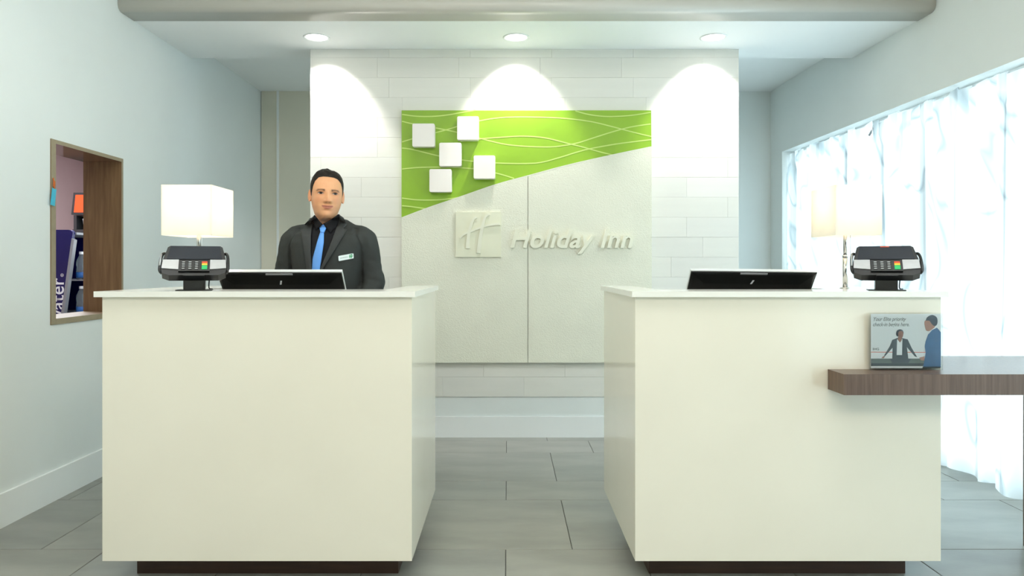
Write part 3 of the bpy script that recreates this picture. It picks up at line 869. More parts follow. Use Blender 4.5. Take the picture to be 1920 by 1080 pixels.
# ------------------------------------------------------------------ table lamps
def lamp(xc, yc, w, d, z0, z1, lab, power):
    t = thing('table_lamp', (xc, yc, ZT), lab, 'lamp', 'box-shade desk lamps')
    bm = B(); lathe(bm, xc, yc, [(0.022, ZT + .0003), (0.022, ZT + .003), (0.012, ZT + .006)], 20)
    build('flange', bm, M_chrome, t, smooth=True)
    bm = B(); cyl(bm, xc, yc, ZT + .004, ZT + .135, 0.0105, 0.0105, 18)
    build('pole', bm, M_chrome, t, smooth=True)
    bm = B(); cyl(bm, xc, yc, ZT + .135, z0 + .045, 0.008, 0.008, 18); cyl(bm, xc, yc, ZT + .130, ZT + .138, 0.012, 0.011, 18)
    build('upper_pole', bm, M_chrome, t, smooth=True)
    bm = B(); tube(bm, [(xc + .016, yc - .01, z0 + .03), (xc + .017, yc - .011, ZT + .10)], 0.0012, 6)
    lathe(bm, xc + .017, yc - .011, [(0.001, ZT + .10), (0.003, ZT + .098), (0.003, ZT + .085), (0.001, ZT + .083)], 8)
    build('pull_chain', bm, M_chrome, t)
    # shade: open box with thin walls
    bm = B(); th = 0.003
    ta = 0.0
    o_ = [(xc - w / 2, yc - d / 2), (xc + w / 2, yc - d / 2), (xc + w / 2, yc + d / 2), (xc - w / 2, yc + d / 2)]
    i_ = [(xc - w / 2 + th, yc - d / 2 + th), (xc + w / 2 - th, yc - d / 2 + th), (xc + w / 2 - th, yc + d / 2 - th), (xc - w / 2 + th, yc + d / 2 - th)]
    R4 = [[Vector((*p, z0)) for p in o_], [Vector((*p, z1)) for p in o_], [Vector((*p, z1)) for p in i_], [Vector((*p, z0)) for p in i_], [Vector((*p, z0)) for p in o_]]
    loft(bm, R4, True, False)
    bmesh.ops.remove_doubles(bm, verts=bm.verts, dist=1e-6)
    build('lamp_shade', bm, M_shade, t)
    # diffuser disc under the bulb, spider ring and bulb
    bm = B()
    for a, b in (((xc - w / 2 + th, yc), (xc + w / 2 - th, yc)), ((xc, yc - d / 2 + th), (xc, yc + d / 2 - th))):
        tube(bm, [(*a, z0 + .05), (*b, z0 + .05)], 0.0016, 6)
    build('shade_spider', bm, M_chrome, t)
    bm = B(); lathe(bm, xc, yc, [(0.012, z0 + .048), (0.013, z0 + .068), (0.026, z0 + .10), (0.026, z0 + .118), (0.012, z0 + .134)], 14)
    build('bulb', bm, mat('lit_bulb', (1, 1, 1, 1), 0.4, emit=(1.0, 0.86, 0.66, 1), estr=8, nscale=5, namt=0.01), t, smooth=True)
    l = bpy.data.lights.new('bulb_light', 'POINT'); l.energy = power; l.color = (1.0, 0.88, 0.72); l.shadow_soft_size = 0.035
    lo = bpy.data.objects.new('bulb_light', l); COL.objects.link(lo); lo.location = (xc, yc, z0 + .16)
    return t
lamp(-1.272, 2.915, 0.198, 0.225, 1.288, 1.488, 'lit white box-shade lamp on the desk beside the pass-through opening', 4.5)
lamp(1.389, 2.915, 0.185, 0.225, 1.288, 1.488, 'lit cream box-shade lamp on the unattended desk before the curtain', 1.6)

# ------------------------------------------------------------------ card terminals
def terminal(xc, yc, yaw, lab, badge):
    t = thing('card_terminal', (xc, yc, ZT), lab, 'card terminal', 'card payment terminals')
    base = Matrix.Translation((xc, yc, ZT)) @ Matrix.Rotation(math.radians(yaw), 4, 'Z')
    build('base_plate', bx(-.062, .062, -.05, .06, .0005, .004, base), M_black, t, 0.001, seg=1)
    build('post', bx(-.037, .037, -.028, .025, .004, .075, base), M_black, t, 0.006)
    T = base @ Matrix.Translation((0, -.045, .057)) @ Matrix.Rotation(math.radians(-42), 4, 'X')
    # local: x across, y depth (front is -y), z up the face
    bm = B()
    out = [(-.088, .150), (.088, .150), (.096, .143), (.111, .070), (.1125, .040), (.109, .014), (.085, .002), (-.085, .002), (-.109, .014), (-.1125, .040), (-.111, .070), (-.096, .143)]
    prism(bm, [(a, 0, b) for a, b in out], (0, .032, 0), T)
    body = build('body', bm, M_black, t, 0.004)
    bm = B(); prism(bm, [(-.096, -.003, .080), (.096, -.003, .080), (.086, -.003, .1475), (-.086, -.003, .1475)], (0, .004, 0), T)
    scr = build('screen', bm, M_screen, t, 0.001, seg=1)
    if badge: build('brand_badge', bx(-.015, .015, -.0038, -.0028, .1415, .1448, T), M_red, scr)
    for s in (-1, 1):
        bm = B(); prism(bm, [(s * .054, -.0035, .0765), (s * .1085, -.0035, .0765), (s * .1105, -.0035, .034), (s * .054, -.0035, .028)], (0, .006, 0), T)
        build('silver_band', bm, M_silver, t, 0.002)
    kp = build('keypad_plate', bx(-.053, .053, -.0075, .002, .016, .070, T), M_blackgloss, t, 0.003)
    for r in range(4):
        for c_ in range(3):
            build('key', bx(-.044 + c_ * .0225, -.044 + c_ * .0225 + .014, -.0092, -.0072, .0245 + r * .0105, .0245 + r * .0105 + .0062, T), M_key if 0 else M_keydark, kp, 0.0008, seg=1)
            build('key_legend', bx(-.0415 + c_ * .0225, -.0415 + c_ * .0225 + .009, -.0096, -.0090, .0262 + r * .0105, .0262 + r * .0105 + .0028, T), M_key, kp)
    build('cancel_key', bx(.026, .045, -.0095, -.0072, .054, .062, T), M_red, kp, 0.001, seg=1)
    build('clear_key', bx(.026, .045, -.0095, -.0072, .044, .0525, T), M_yel, kp, 0.001, seg=1)
    build('enter_key', bx(.026, .045, -.0095, -.0072, .023, .0425, T), M_grn, kp, 0.001, seg=1)
    # side holders (stylus loops)
    for s in (-1, 1):
        bm = B()
        tube(bm, [T @ Vector(p) for p in catmull([(s * .098, .02, .122), (s * .109, .012, .121), (s * .115, .004, .098), (s * .117, .002, .062), (s * .1165, .004, .030), (s * .110, .015, .024)], 4)], .0056, 8)
        build('stylus_holder', bm, M_black, t, smooth=True)
    bm = B(); tube(bm, [T @ Vector((-.115, -.005, .100)), T @ Vector((-.117, -.005, .045))], .0035, 8)
    build('stylus', bm, M_silver, t, smooth=True)
    build('card_slot', bx(-.036, .036, -.003, .03, -.003, .008, T), M_blackgloss, t, 0.002)
    bm = B(); tube(bm, [base @ Vector(p) for p in catmull([(.045, .02, .07), (.05, .03, .05), (.048, .03, .01), (.06, .035, .0045)], 5)], .0025, 8)
    build('cable', bm, M_black, t, smooth=True)
M_keydark = mat('key_dark', srgb(60, 62, 66), 0.5, nscale=50, namt=0.02)
terminal(-1.178, 2.665, 20, 'black card terminal with silver band in front of the white-shade lamp', False)
terminal(1.423, 2.665, -23, 'black card terminal before the bright curtain above the photo sign', True)

# ------------------------------------------------------------------ monitors (seen from behind, leaning back)
M_frame = mat('white_silver_frame', srgb(222, 225, 226), 0.3, metal=0.2, nscale=40, namt=0.02)
def monitor(xt, yt, zt_, yaw, w, lab, roll=0):
    t = thing('computer_monitor', (xt, yt + .13, 0.8605), lab, 'monitor', 'computer monitors seen from behind')
    tilt = 41
    # local frame: origin at top edge middle; x across, z up, y toward the clerk; back faces -y
    T = Matrix.Translation((xt, yt, zt_)) @ Matrix.Rotation(math.radians(yaw), 4, 'Z') @ Matrix.Rotation(math.radians(roll), 4, 'Y') @ Matrix.Rotation(math.radians(tilt), 4, 'X')
    h = .325
    build('frame', bx(-w / 2, w / 2, 0.0, .014, -h, 0, T), M_frame, t, 0.002)
    # convex black shell
    bm = B()
    rings = []
    for k, (ins, dep) in enumerate(((0.002, -.0003), (0.003, -.003), (0.012, -.006), (0.06, -.011))):
        rings.append([T @ Vector(p) for p in ((-w / 2 + ins, dep, -.001 - ins), (w / 2 - ins, dep, -.001 - ins), (w / 2 - ins, dep, -h + .004 + ins), (-w / 2 + ins, dep, -h + .004 + ins))])
    loft(bm, rings)
    build('back_shell', bm, M_blackgloss, t, 0.0015, seg=1)
    # vent slot below the upper edge
    build('vent_slot', bx(-.055, .055, -.0075, -.004, -.013, -.006, T), M_greyedge, t)
    # slanted emblem on the shell
    bm = B()
    prism(bm, [T @ Vector(p) for p in ((-.006, -.0128, -.060), (.001, -.0128, -.060), (.007, -.0128, -.040), (.000, -.0128, -.040))], T.to_3x3() @ Vector((0, .002, 0)))
    build('emblem', bm, M_whitepr, t)
    build('screen', bx(-w / 2 + .012, w / 2 - .012, .014, .0148, -h + .014, -.012, T), M_screen, t)
    # stand
    P = T @ Vector((0, .0, -h * .62))
    bm = B()
    tube(bm, [P, P + Vector((0, .02, -.03)), Vector((P.x, P.y + .05, .876))], [.022, .02, .02], 10)
    build('stand_neck', bm, M_black, t, smooth=True)
    build('stand_base', bx(P.x - .075, P.x + .075, P.y - .08, P.y + .09, .861, .872), M_black, t, 0.003)
mt_l = px(523, 509.5, 2.90); mt_r = px(1414, 508.5, 2.90)
monitor(mt_l.x, 2.90, mt_l.z, 0, 0.515, 'wide black monitor in front of the clerk, seen from behind')
monitor(mt_r.x, 2.90, mt_r.z, -1.5, 0.515, 'black monitor on the unattended desk, seen from behind', 0.7)

# ------------------------------------------------------------------ sheer curtains
def curtain(y0, y1, lab, seed, drop=0.0):
    n, m_ = int((y1 - y0) * 110), 26
    verts, faces = [], []
    rnd = random.Random(seed)
    ph = [rnd.uniform(0, 6.28) for _ in range(6)]
    for i in range(n + 1):
        y = y0 + (y1 - y0) * i / n
        s = y * 6.28
        for j in range(m_ + 1):
            t = j / m_                       # 0 bottom, 1 top
            amp = 0.030 + 0.012 * (1 - t)
            f = math.sin(s / 0.21 + ph[0] + 0.5 * math.sin(s / 0.9 + ph[1])) * 0.62
            f += 0.40 * math.sin(s / 0.097 + ph[2] + 0.8 * math.sin(s / .55 + ph[4])) * (0.4 + 0.6 * t)
            f += 0.5 * math.sin(s / 0.46 + ph[3]) * (1 - t)
            if t > 0.95:
                f = 0.5 * f + 0.55 * math.sin(s / 0.075)
            z = 0.015 + 0.012 * math.sin(s / .3 + ph[5]) + t * (ZC0 - 0.040 - drop)
            if t > 0.96:
                z += 0.010 * math.sin(s / 0.075)
            yy = y + 0.012 * math.sin(s / 0.17 + ph[1]) * (1 - t)
            verts.append((XR(y) + 0.046 + amp * f, yy, z))
    for i in range(n):
        for j in range(m_):
            a = i * (m_ + 1) + j
            faces.append((a, a + m_ + 1, a + m_ + 2, a + 1))
    me = bpy.data.meshes.new('sheer_curtain'); 
    b0 = Vector((XR(y0) + .078, (y0 + y1) / 2, 0))
    me.from_pydata([Vector(v) - b0 for v in verts], [], faces)
    for p in me.polygons:
        p.use_smooth = True
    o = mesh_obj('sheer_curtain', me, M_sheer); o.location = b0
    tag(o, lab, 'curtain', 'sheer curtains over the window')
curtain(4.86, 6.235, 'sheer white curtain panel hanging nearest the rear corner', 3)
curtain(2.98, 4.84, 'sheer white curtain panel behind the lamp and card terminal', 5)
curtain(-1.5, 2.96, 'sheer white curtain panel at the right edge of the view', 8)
rail = B(); prism(rail, [(XR(WY0) + .105, WY0, ZC0 - .014), (XR(WY1) + .105, WY1 - .01, ZC0 - .014), (XR(WY1) + .13, WY1 - .01, ZC0 - .014), (XR(WY0) + .13, WY0, ZC0 - .014)], (0, 0, .0135))
o = build('curtain_rail', rail, M_white); tag(o, 'white curtain rail along the top of the window recess', 'rail')
# small dark clip where two panels meet
bm = B(); tube(bm, [px(1622, 253, 4.87), px(1631, 238, 4.85)], 0.007, 8)
for v in bm.verts:
    v.co.x += 0.012
for v in bm.verts:
    v.co += Vector((0.03, 0.03, 0))
clip = build('curtain_clip', bm, M_greyedge, base=(XR(4.86) + .03, 4.86, 2.03)); tag(clip, 'small dark clip at the gap between two sheer curtains', 'clip')

# ------------------------------------------------------------------ the clerk
MX, MY = -0.842, 3.30           # body centre
man = thing('person', (MX, MY, 0), 'person in charcoal suit, black shirt and light blue tie standing behind the desk', 'person')

def attr_mat(name, rough, spec=0.4, bump=0.0, bscale=200, sss=0.0):
    m = mat(name, (0.5, 0.5, 0.5, 1), rough, spec=spec, bump=bump, bscale=bscale)
    nt = m.node_tree
    a = nt.nodes.new('ShaderNodeVertexColor'); a.layer_name = 'tone'
    n = nt.nodes.new('ShaderNodeTexNoise'); n.inputs['Scale'].default_value = 60
    r = nt.nodes.new('ShaderNodeMapRange'); r.inputs[3].default_value = 0.95; r.inputs[4].default_value = 1.05
    mx = nt.nodes.new('ShaderNodeMix'); mx.data_type = 'RGBA'; mx.blend_type = 'MULTIPLY'; mx.inputs[0].default_value = 1
    nt.links.new(n.outputs['Fac'], r.inputs[0])
    nt.links.new(a.outputs['Color'], mx.inputs[6]); nt.links.new(r.outputs[0], mx.inputs[7])
    p = nt.nodes['Principled BSDF']
    nt.links.new(mx.outputs[2], p.inputs['Base Color'])
    if sss:
        p.inputs['Subsurface Weight'].default_value = sss
        p.inputs['Subsurface Radius'].default_value = (1, .4, .2)
        p.inputs['Subsurface Scale'].default_value = 0.006
    return m
M_skin = attr_mat('skin', 0.48, 0.4, 0.03, 300, 0.12)
M_suit = mat('charcoal_suit', srgb(57, 60, 59), 0.85, spec=0.2, nscale=500, namt=0.10, bump=0.10, bscale=700)
M_lapel = mat('charcoal_lapel', srgb(64, 66, 66), 0.85, spec=0.2, nscale=500, namt=0.10, bump=0.10, bscale=700)
M_shirt = mat('black_shirt', srgb(22, 23, 27), 0.75, spec=0.2, nscale=300, namt=0.08)
M_tie = mat('light_blue_tie', srgb(100, 160, 236), 0.45, spec=0.4, nscale=400, namt=0.04)
M_hair = mat('dark_brown_hair', srgb(32, 26, 22), 0.6, spec=0.25, nscale=90, namt=0.4, bump=0.9, bscale=150, stretch=(0.5, 1.2, 1.0))
M_trous = mat('charcoal_trousers', srgb(56, 58, 58), 0.85, spec=0.2, nscale=500, namt=0.1)
M_shoe = mat('black_leather', srgb(20, 20, 20), 0.3, nscale=60, namt=0.06)
M_eyew = mat('eye_white', srgb(196, 178, 166), 0.25, nscale=60, namt=0.03)
M_iris = mat('dark_brown_iris', srgb(34, 20, 14), 0.45, nscale=300, namt=0.2)
M_lash = mat('dark_lash', srgb(44, 30, 26), 0.6, nscale=60, namt=0.1)

SKIN = Vector(srgb(222, 165, 122)[:3]); LIP = Vector(srgb(180, 106, 90)[:3]); BROW = Vector(srgb(58, 42, 34)[:3])
BLUSH = Vector(srgb(214, 142, 108)[:3]); STUB = Vector(srgb(190, 138, 106)[:3])
CHIN = 1.3835                                         # world z of the chin
HC = Vector((-0.8590, 3.325, CHIN))                    # head axis at chin level
# rows from crown to neck: z above chin, half width, front reach, back reach
ROWS = [(0.2235, 0.0015, 0.0015, 0.0015), (0.2215, .020, .018, .027), (0.216, .035, .036, .047), (0.206, .049, .056, .066), (0.190, .0600, .074, .082), (0.170, .0660, .0870, .092),
        (0.150, .0685, .0925, .097), (0.132, .0690, .0945, .098), (0.115, .0684, .0940, .096), (0.095, .0668, .0942, .090), (0.075, .0640, .0940, .081),
        (0.058, .0600, .0936, .072), (0.042, .0545, .0926, .066), (0.028, .0500, .0908, .062), (0.016, .0440, .0885, .060), (0.007, .0380, .0845, .059),
        (0.001, .0370, .0760, .0585), (-0.004, .0440, .0550, .0585), (-0.010, .0510, .0460, .0585), (-0.022, .0550, .0370, .059), (-0.045, .0560, .0360, .061),
        (-0.070, .0570, .0380, .064), (-0.090, .072, .042, .066), (-0.115, .110, .055, .07), (-0.16, .15, .075, .08), (-0.3, .15, .085, .085), (-.5, .15, .09, .09), (-.53, .12, .08, .08)]
ROWT = sorted([(r[0], r[1], r[2], r[3]) for r in ROWS])
def g(x, s): return math.exp(-(x / s) ** 2)
def sst(a, b, x):
    t = min(1, max(0, (x - a) / (b - a))); return t * t * (3 - 2 * t)

def head_pt(z, az, extra=0.0):
    """az = 0 at the face front, positive toward image right"""
    W, P, Bk = interp(ROWT, z)
    W *= 1 + .05 * sst(-.01, .03, z)
    sa, ca = math.sin(az), math.cos(az)
    ex = 0.92 if ca > 0 else 1.0
    x = (W + extra) * math.copysign(abs(sa) ** ex, sa)
    y = -(P + extra) * abs(ca) ** 0.88 if ca > 0 else (Bk + extra) * abs(ca) ** 0.95
    d = 0.0
    if ca > 0 and z > -0.005:
        ax = abs(x)
        # nose
        if 0.066 < z < 0.13:
            hgt = 0.004 + 0.020 * sst(0.126, 0.084, z)
            fade = sst(0.066, 0.0785, z) * sst(0.132, 0.118, z)
            wd = 0.0085 + 0.0065 * sst(0.115, 0.080, z)
            d += hgt * fade * g(x, wd)
        d += 0.0070 * g(ax - .0135, .0062) * g(z - .0795, .0065)
        # eye sockets, brow, cheeks
        d -= 0.0085 * g(ax - .031, .0175) * g(z - .1155, .0105)
        d += 0.0042 * g(ax - .030, .022) * g(z - .1335, .009)
        d += 0.0022 * g(ax - .033, .013) * g(z - .1225, .004)     # upper lid
        d += 0.0016 * g(ax - .033, .012) * g(z - .1085, .003)     # lower lid
        d += 0.0040 * g(ax - .043, .020) * g(z - .086, .019)
        d -= 0.0025 * g(ax - .030, .008) * g(z - .066, .016)
        # mouth
        d += 0.0040 * g(x, .020) * g(z - .054, .013)
        d += 0.0030 * g(x, .016) * g(z - .0585, .0036)
        d += 0.0038 * g(x, .014) * g(z - .0485, .0042)
        d -= 0.0030 * g(x, .021) * g(z - .0532 - 0.0034 * (x / .02) ** 2, .0017)
        d -= 0.0026 * g(x, .018) * g(z - .0375, .005)
        d += 0.0055 * g(x, .017) * g(z - .018, .011)
    return Vector((x, y - d, z))

RH = Matrix.Translation((0, 0, 0)) @ Matrix.Rotation(math.radians(2.5), 4, 'Y') @ Matrix.Rotation(math.radians(18), 4, 'Z') @ Matrix.Rotation(math.radians(-1), 4, 'X')
NECK = Vector((0, 0.01, -0.02))
def head_world(p):
    t = sst(-0.06, -0.008, p.z)
    q_ = RH @ (p - NECK) + NECK
    return HC + p.lerp(q_, t)

NA = 168
zs = []
for (a, b) in zip(ROWS, ROWS[1:]):
    n = max(1, int(round(abs(a[0] - b[0]) / 0.0022))) if a[0] > 0.2 or a[0] <= .13 and a[0] > -.03 else max(1, int(round(abs(a[0] - b[0]) / 0.004)))
    if a[0] <= -0.045:
        n = 3
    for k in range(n):
        zs.append(a[0] + (b[0] - a[0]) * k / n)
zs.append(ROWS[-1][0])
# smooth the tables a little by averaging neighbouring lookups
_old = head_pt
bm = B()
tone = []
rings = []
for z in zs:
    ring = []
    for k in range(NA):
        az = -math.pi + 2 * math.pi * k / NA
        # denser columns in front
        az = az - 0.35 * math.sin(az)
        p = (head_pt(z, az) * 2 + head_pt(z + .002, az) + head_pt(z - .002, az)) / 4 if -.03 < z < .2 else head_pt(z, az)
        p.z = z
        c = SKIN.copy()
        ca = math.cos(az)
        if ca > 0 and z > -.01:
            ax = abs(p.x)
            c = c.lerp(BLUSH, 0.45 * g(ax - .042, .018) * g(z - .088, .018) + 0.35 * g(p.x, .012) * g(z - .084, .012))
            c = c.lerp(STUB, 0.35 * sst(.066, .05, z) * sst(0.0, .012, z + .012) * (1 - .8 * g(p.x, .014) * g(z - .05, .006)))
            mw = .0265
            if ax < mw:
                hh = (1 - (ax / mw) ** 2)
                mid = 0.0532 + 0.0034 * (ax / .02) ** 2
                up = mid + 0.0078 * hh ** 0.7 * (1 - .18 * g(p.x, .004)); lo = mid - 0.0095 * hh ** 0.6
                w = sst(up + .0016, up - .0012, z) * sst(lo - .0018, lo + .0014, z)
                c = c.lerp(LIP, 0.85 * w)
                c = c.lerp(LIP * 0.35, 0.7 * g(z - mid, .0014) * sst(mw, mw - .006, ax))
            # eyebrows
            if 0.012 < ax < 0.056:
                t = (ax - .012) / .044
                zc = 0.1285 + 0.0055 * math.sin(math.pi * min(1, t * .95)) - 0.0035 * t
                th = 0.0036 * (1 - .45 * t)
                c = c.lerp(BROW, 0.85 * sst(th + .0020, th - .0012, abs(z - zc)) * sst(0.012, .017, ax) * sst(.056, .047, ax))
            c = c.lerp(BLUSH * .72, 0.6 * g(ax - .033, .020) * g(z - .1160, .010))  # darkens the eye sockets: overhead shade painted into the skin tone
            # nostril
            c = c.lerp(BROW, 0.5 * g(ax - .0075, .0030) * g(z - .0725, .0016))
        tone.append(c)
        ring.append(head_world(p))
    rings.append(ring)
loft(bm, rings, True, True)
# ears
def ear(s):
    base = Vector((s * .0715, 0.008, .109))
    n, m_ = 20, 9
    first = len(bm.verts)
    R2 = []
    for j in range(m_):
        t = j / (m_ - 1)
        ring = []
        for k in range(n):
            a = 2 * math.pi * k / n
            rx = .0155 * (1 + .18 * math.sin(a)); rz = .031
            # profile: from the head outwards to the rim and then into the concha
            rad, outx = [(0.75, -.010), (.86, -.004), (.95, .001), (1.0, .004), (1.0, .006), (.92, .0066), (.78, .0045), (.5, .0015), (.15, .001)][j]
            p = base + Vector((s * (outx + .007 * max(0, -math.cos(a)) * 0 + .006 * math.cos(a)), rx * rad * math.cos(a) + .004 * math.sin(a), rz * rad * math.sin(a) * (1 if math.sin(a) > 0 else .86)))
            ring.append(head_world(p)); tone.append(SKIN.lerp(BLUSH, .5) * (1.0))
        R2.append(ring)
    loft(bm, R2 if s > 0 else [r[::-1] for r in R2], True, True)
ear(1); ear(-1)
nhead = len(bm.verts)

# skinned limbs: arms with hands, legs
def skin_mesh(chains, sub=1):
    verts, edges, rad, idx = [], [], [], {}
    def vid(p, r):
        key = tuple(round(c, 4) for c in p)
        if key not in idx:
            idx[key] = len(verts); verts.append(p); rad.append(r)
        return idx[key]
    for ch in chains:
        prev = None
        for p, r in ch:
            i = vid(p, r)
            if prev is not None and prev != i:
                edges.append((prev, i))
            prev = i
    me = bpy.data.meshes.new('sk'); me.from_pydata(verts, edges, [])
    o = bpy.data.objects.new('sk', me); COL.objects.link(o)
    md = o.modifiers.new('s', 'SKIN'); md.use_smooth_shade = True
    sd = o.modifiers.new('d', 'SUBSURF'); sd.levels = sub; sd.render_levels = sub
    if not me.skin_vertices:
        me.skin_vertices.new() if hasattr(me.skin_vertices, 'new') else None
    for sv, r in zip(me.skin_vertices[0].data, rad):
        sv.radius = (r, r)
    me.skin_vertices[0].data[0].use_root = True
    out = eval_mesh(o)
    bpy.data.objects.remove(o)
    return out

pel = (MX, MY + .01, .86)
chains = [[(pel, .12), ((MX, MY + .01, 1.0), .115), ((MX, MY + .01, 1.18), .12), ((MX, MY + .015, 1.29), .07)]]
for s in (-1, 1):
    chains.append([(pel, .12), ((MX + s * .085, MY + .01, .78), .078), ((MX + s * .095, MY, .44), .052), ((MX + s * .10, MY + .02, .10), .036), ((MX + s * .105, MY - .02, .045), .035), ((MX + s * .115, MY - .13, .032), .028)])
ARM = {
    -1: [(-1.000, 3.315, 1.292), (-1.035, 3.325, 1.16), (-1.062, 3.315, 1.045), (-1.066, 3.225, .970), (-1.068, 3.130, .907)],
    1: [(-.672, 3.315, 1.290), (-.648, 3.325, 1.175), (-.628, 3.305, 1.075), (-.668, 3.210, .985), (-.715, 3.130, .907)],
}
for s in (-1, 1):
    A = ARM[s]
    chains.append([((MX, MY + .015, 1.29), .07)] + [(A[0], .045), (A[1], .042), (A[2], .036), (A[3], .034), (A[4], .023)])
bodysk = skin_mesh(chains, 2)
def hand(w, dirx, s):
    """palm resting on the worktop, five curled fingers reaching forward (-Y)"""
    x, y_, z = w
    ch = []
    palm = (x + dirx * .02, y_ - .055, .882)
    wr = (x, y_, z)
    ch.append([(wr, .022), ((x + dirx * .01, y_ - .03, .892), .024), (palm, .026)])
    for k, (off, ln) in enumerate(((-.030, .062), (-.010, .074), (.010, .070), (.029, .055))):
        o_ = off * s
        kn = (x + dirx * .03 + o_, y_ - .088, .884)
        ch.append([(palm, .026), (kn, .0105), ((kn[0] + dirx * .004 + o_ * .12, kn[1] - ln * .5, .885), .0092), ((kn[0] + dirx * .006 + o_ * .16, kn[1] - ln * .85, .877), .0082), ((kn[0] + dirx * .007 + o_ * .18, kn[1] - ln, .8685), .0072)])
    tb = (x + dirx * .008 - s * .024, y_ - .04, .884)
    ch.append([((x + dirx * .01, y_ - .03, .892), .024), (tb, .0135), ((tb[0] - s * .02, tb[1] - .025, .878), .0105), ((tb[0] - s * .028, tb[1] - .05, .8705), .0085)])
    return ch
hands = [skin_mesh(hand(ARM[-1][4], .25, 1), 2), skin_mesh(hand(ARM[1][4], -.25, -1), 2)]
for mm in [bodysk] + hands:
    n0 = len(bm.verts); bm.from_mesh(mm); bm.verts.ensure_lookup_table()
    tone += [SKIN.copy()] * (len(bm.verts) - n0)
off = origin(man)
me = bpy.data.meshes.new('body')
bm.verts.index_update()
bmesh.ops.recalc_face_normals(bm, faces=bm.faces)
for v in bm.verts:
    v.co -= off
bm.to_mesh(me); bm.free()
for p in me.polygons:
    p.use_smooth = True
at = me.color_attributes.new('tone', 'FLOAT_COLOR', 'POINT')
for i, c in enumerate(tone):
    at.data[i].color = (c.x, c.y, c.z, 1)
for p in me.polygons:
    p.material_index = 0
me.materials.clear()
mesh_obj('body', me, M_skin, man)
headbvh = BVHTree.FromPolygons([v.co + off for v in me.vertices], [p.vertices[:] for p in me.polygons])

def face_pt(x, z, lift):
    """point on the face at head coordinates (x, z)"""
    lo, hi = -1.2, 1.2
    for _ in range(26):
        mid = (lo + hi) / 2
        if head_pt(z, mid).x < x: lo = mid
        else: hi = mid
    p = head_pt(z, lo); p.y -= lift
    return head_world(p)

# eyes: almond white, iris, lash line
for s in (-1, 1):
    ex, ez = s * .0325, .1155
    hw, up_, dn = .0135, .0036, .0031
    n = 16
    def almond(k, sc=1.0, ls=0.0):
        t = -1 + 2 * k / n
        top = up_ * (1 - abs(t) ** 2.2) ** .8 * sc; bot = -dn * (1 - abs(t) ** 2.0) * sc
        return ex + hw * t, ez + top + .0006 * t * s, ez + bot + .0006 * t * s
    bm = B(); T_, B_ = [], []
    mids = []
    for k in range(n + 1):
        x, zt_, zb_ = almond(k)
        col = []
        for j in range(5):
            f = j / 4
            bul = .0022 * math.sin(math.pi * f) * (1 - (2 * k / n - 1) ** 2)
            col.append(bm.verts.new(face_pt(x, zb_ + (zt_ - zb_) * f, .0012 + bul)))
        mids.append(col)
    for k in range(n):
        for j in range(4):
            bm.faces.new((mids[k][j], mids[k + 1][j], mids[k + 1][j + 1], mids[k][j + 1]))
    eye = build('eye', bm, M_eyew, man, smooth=True)
    bm = B(); c0 = bm.verts.new(face_pt(ex + .0012, ez + .0004, .0044)); rim = []
    for k in range(18):
        a = 2 * math.pi * k / 18
        zz2 = min(ez + up_ * .92, max(ez - dn * .95, ez + .0004 + .0064 * math.sin(a)))
        rim.append(bm.verts.new(face_pt(ex + .0012 + .0060 * math.cos(a), zz2, .0034)))
    for k in range(18):
        bm.faces.new((c0, rim[k], rim[(k + 1) % 18]))
    build('iris', bm, M_iris, eye, smooth=True)
    bm = B(); L_, U_ = [], []
    for k in range(n + 1):
        x, zt_, zb_ = almond(k)
        wd = .0008 + .0023 * (1 - (2 * k / n - 1) ** 2)
        L_.append(bm.verts.new(face_pt(x, zt_ - .0004, .0030))); U_.append(bm.verts.new(face_pt(x, zt_ + wd, .0026)))
    for k in range(n):
        bm.faces.new((L_[k], L_[k + 1], U_[k + 1], U_[k]))
    build('upper_lash', bm, M_lash, eye)

# hair cap
def hairline(az):
    a = abs(az)
    tab = [(0, .194), (.35, .1935), (.7, .188), (.95, .172), (1.10, .150), (1.2, .128), (1.30, .108), (1.50, .106), (1.62, .128), (1.75, .136), (1.95, .10), (2.2, .055), (3.15, .035)]
    v = interp(tab, a)[0]
    return v - .003 * math.sin(az) * sst(1.3, .6, a)
bm = B()
nz, na = 44, 150
grid = []
for j in range(nz + 1):
    f = j / nz
    row = []
    for k in range(na):
        az = -math.pi + 2 * math.pi * k / na
        hl = hairline(az)
        z = hl + (0.2232 - hl) * (math.sin(f * math.pi / 2))
        up = sst(.12, .21, z)
        thick = (.0012 + .0050 * up + .0030 * sst(.10, .19, z)) * sst(0, .12, f) + .0004
        frontness = max(0, math.cos(az))
        thick += (.0052 + .004 * max(0, math.sin(-az * 1.2 + .3))) * frontness * up * sst(0, .10, f) * (1 if f < .8 else 1 - (f - .8) * 2.0)
        p = head_pt(z, az, 0.0)
        if f < 1:
            nrm = Vector((p.x, p.y * .8, max(0, z - .115) * 1.0)).normalized()
        else:
            nrm = Vector((0, 0, 1))
        nrm = (nrm + Vector((0, 0, .5 * up))).normalized()
        # swept strands
        st = noise.noise(Vector((p.x * 55 + p.y * 30, p.y * 60, z * 35)))
        st2 = noise.noise(Vector((p.x * 130 + p.y * 60, p.y * 40, z * 60)))
        p = p + nrm * (thick * (1 + .22 * st * up + .12 * st2))
        row.append(bm.verts.new(head_world(p)))
    grid.append(row)
for j in range(nz):
    for k in range(na):
        bm.faces.new((grid[j][k], grid[j][(k + 1) % na], grid[j + 1][(k + 1) % na], grid[j + 1][k]))
bm.faces.new(grid[-1])
build('hair', bm, M_hair, man, smooth=True)

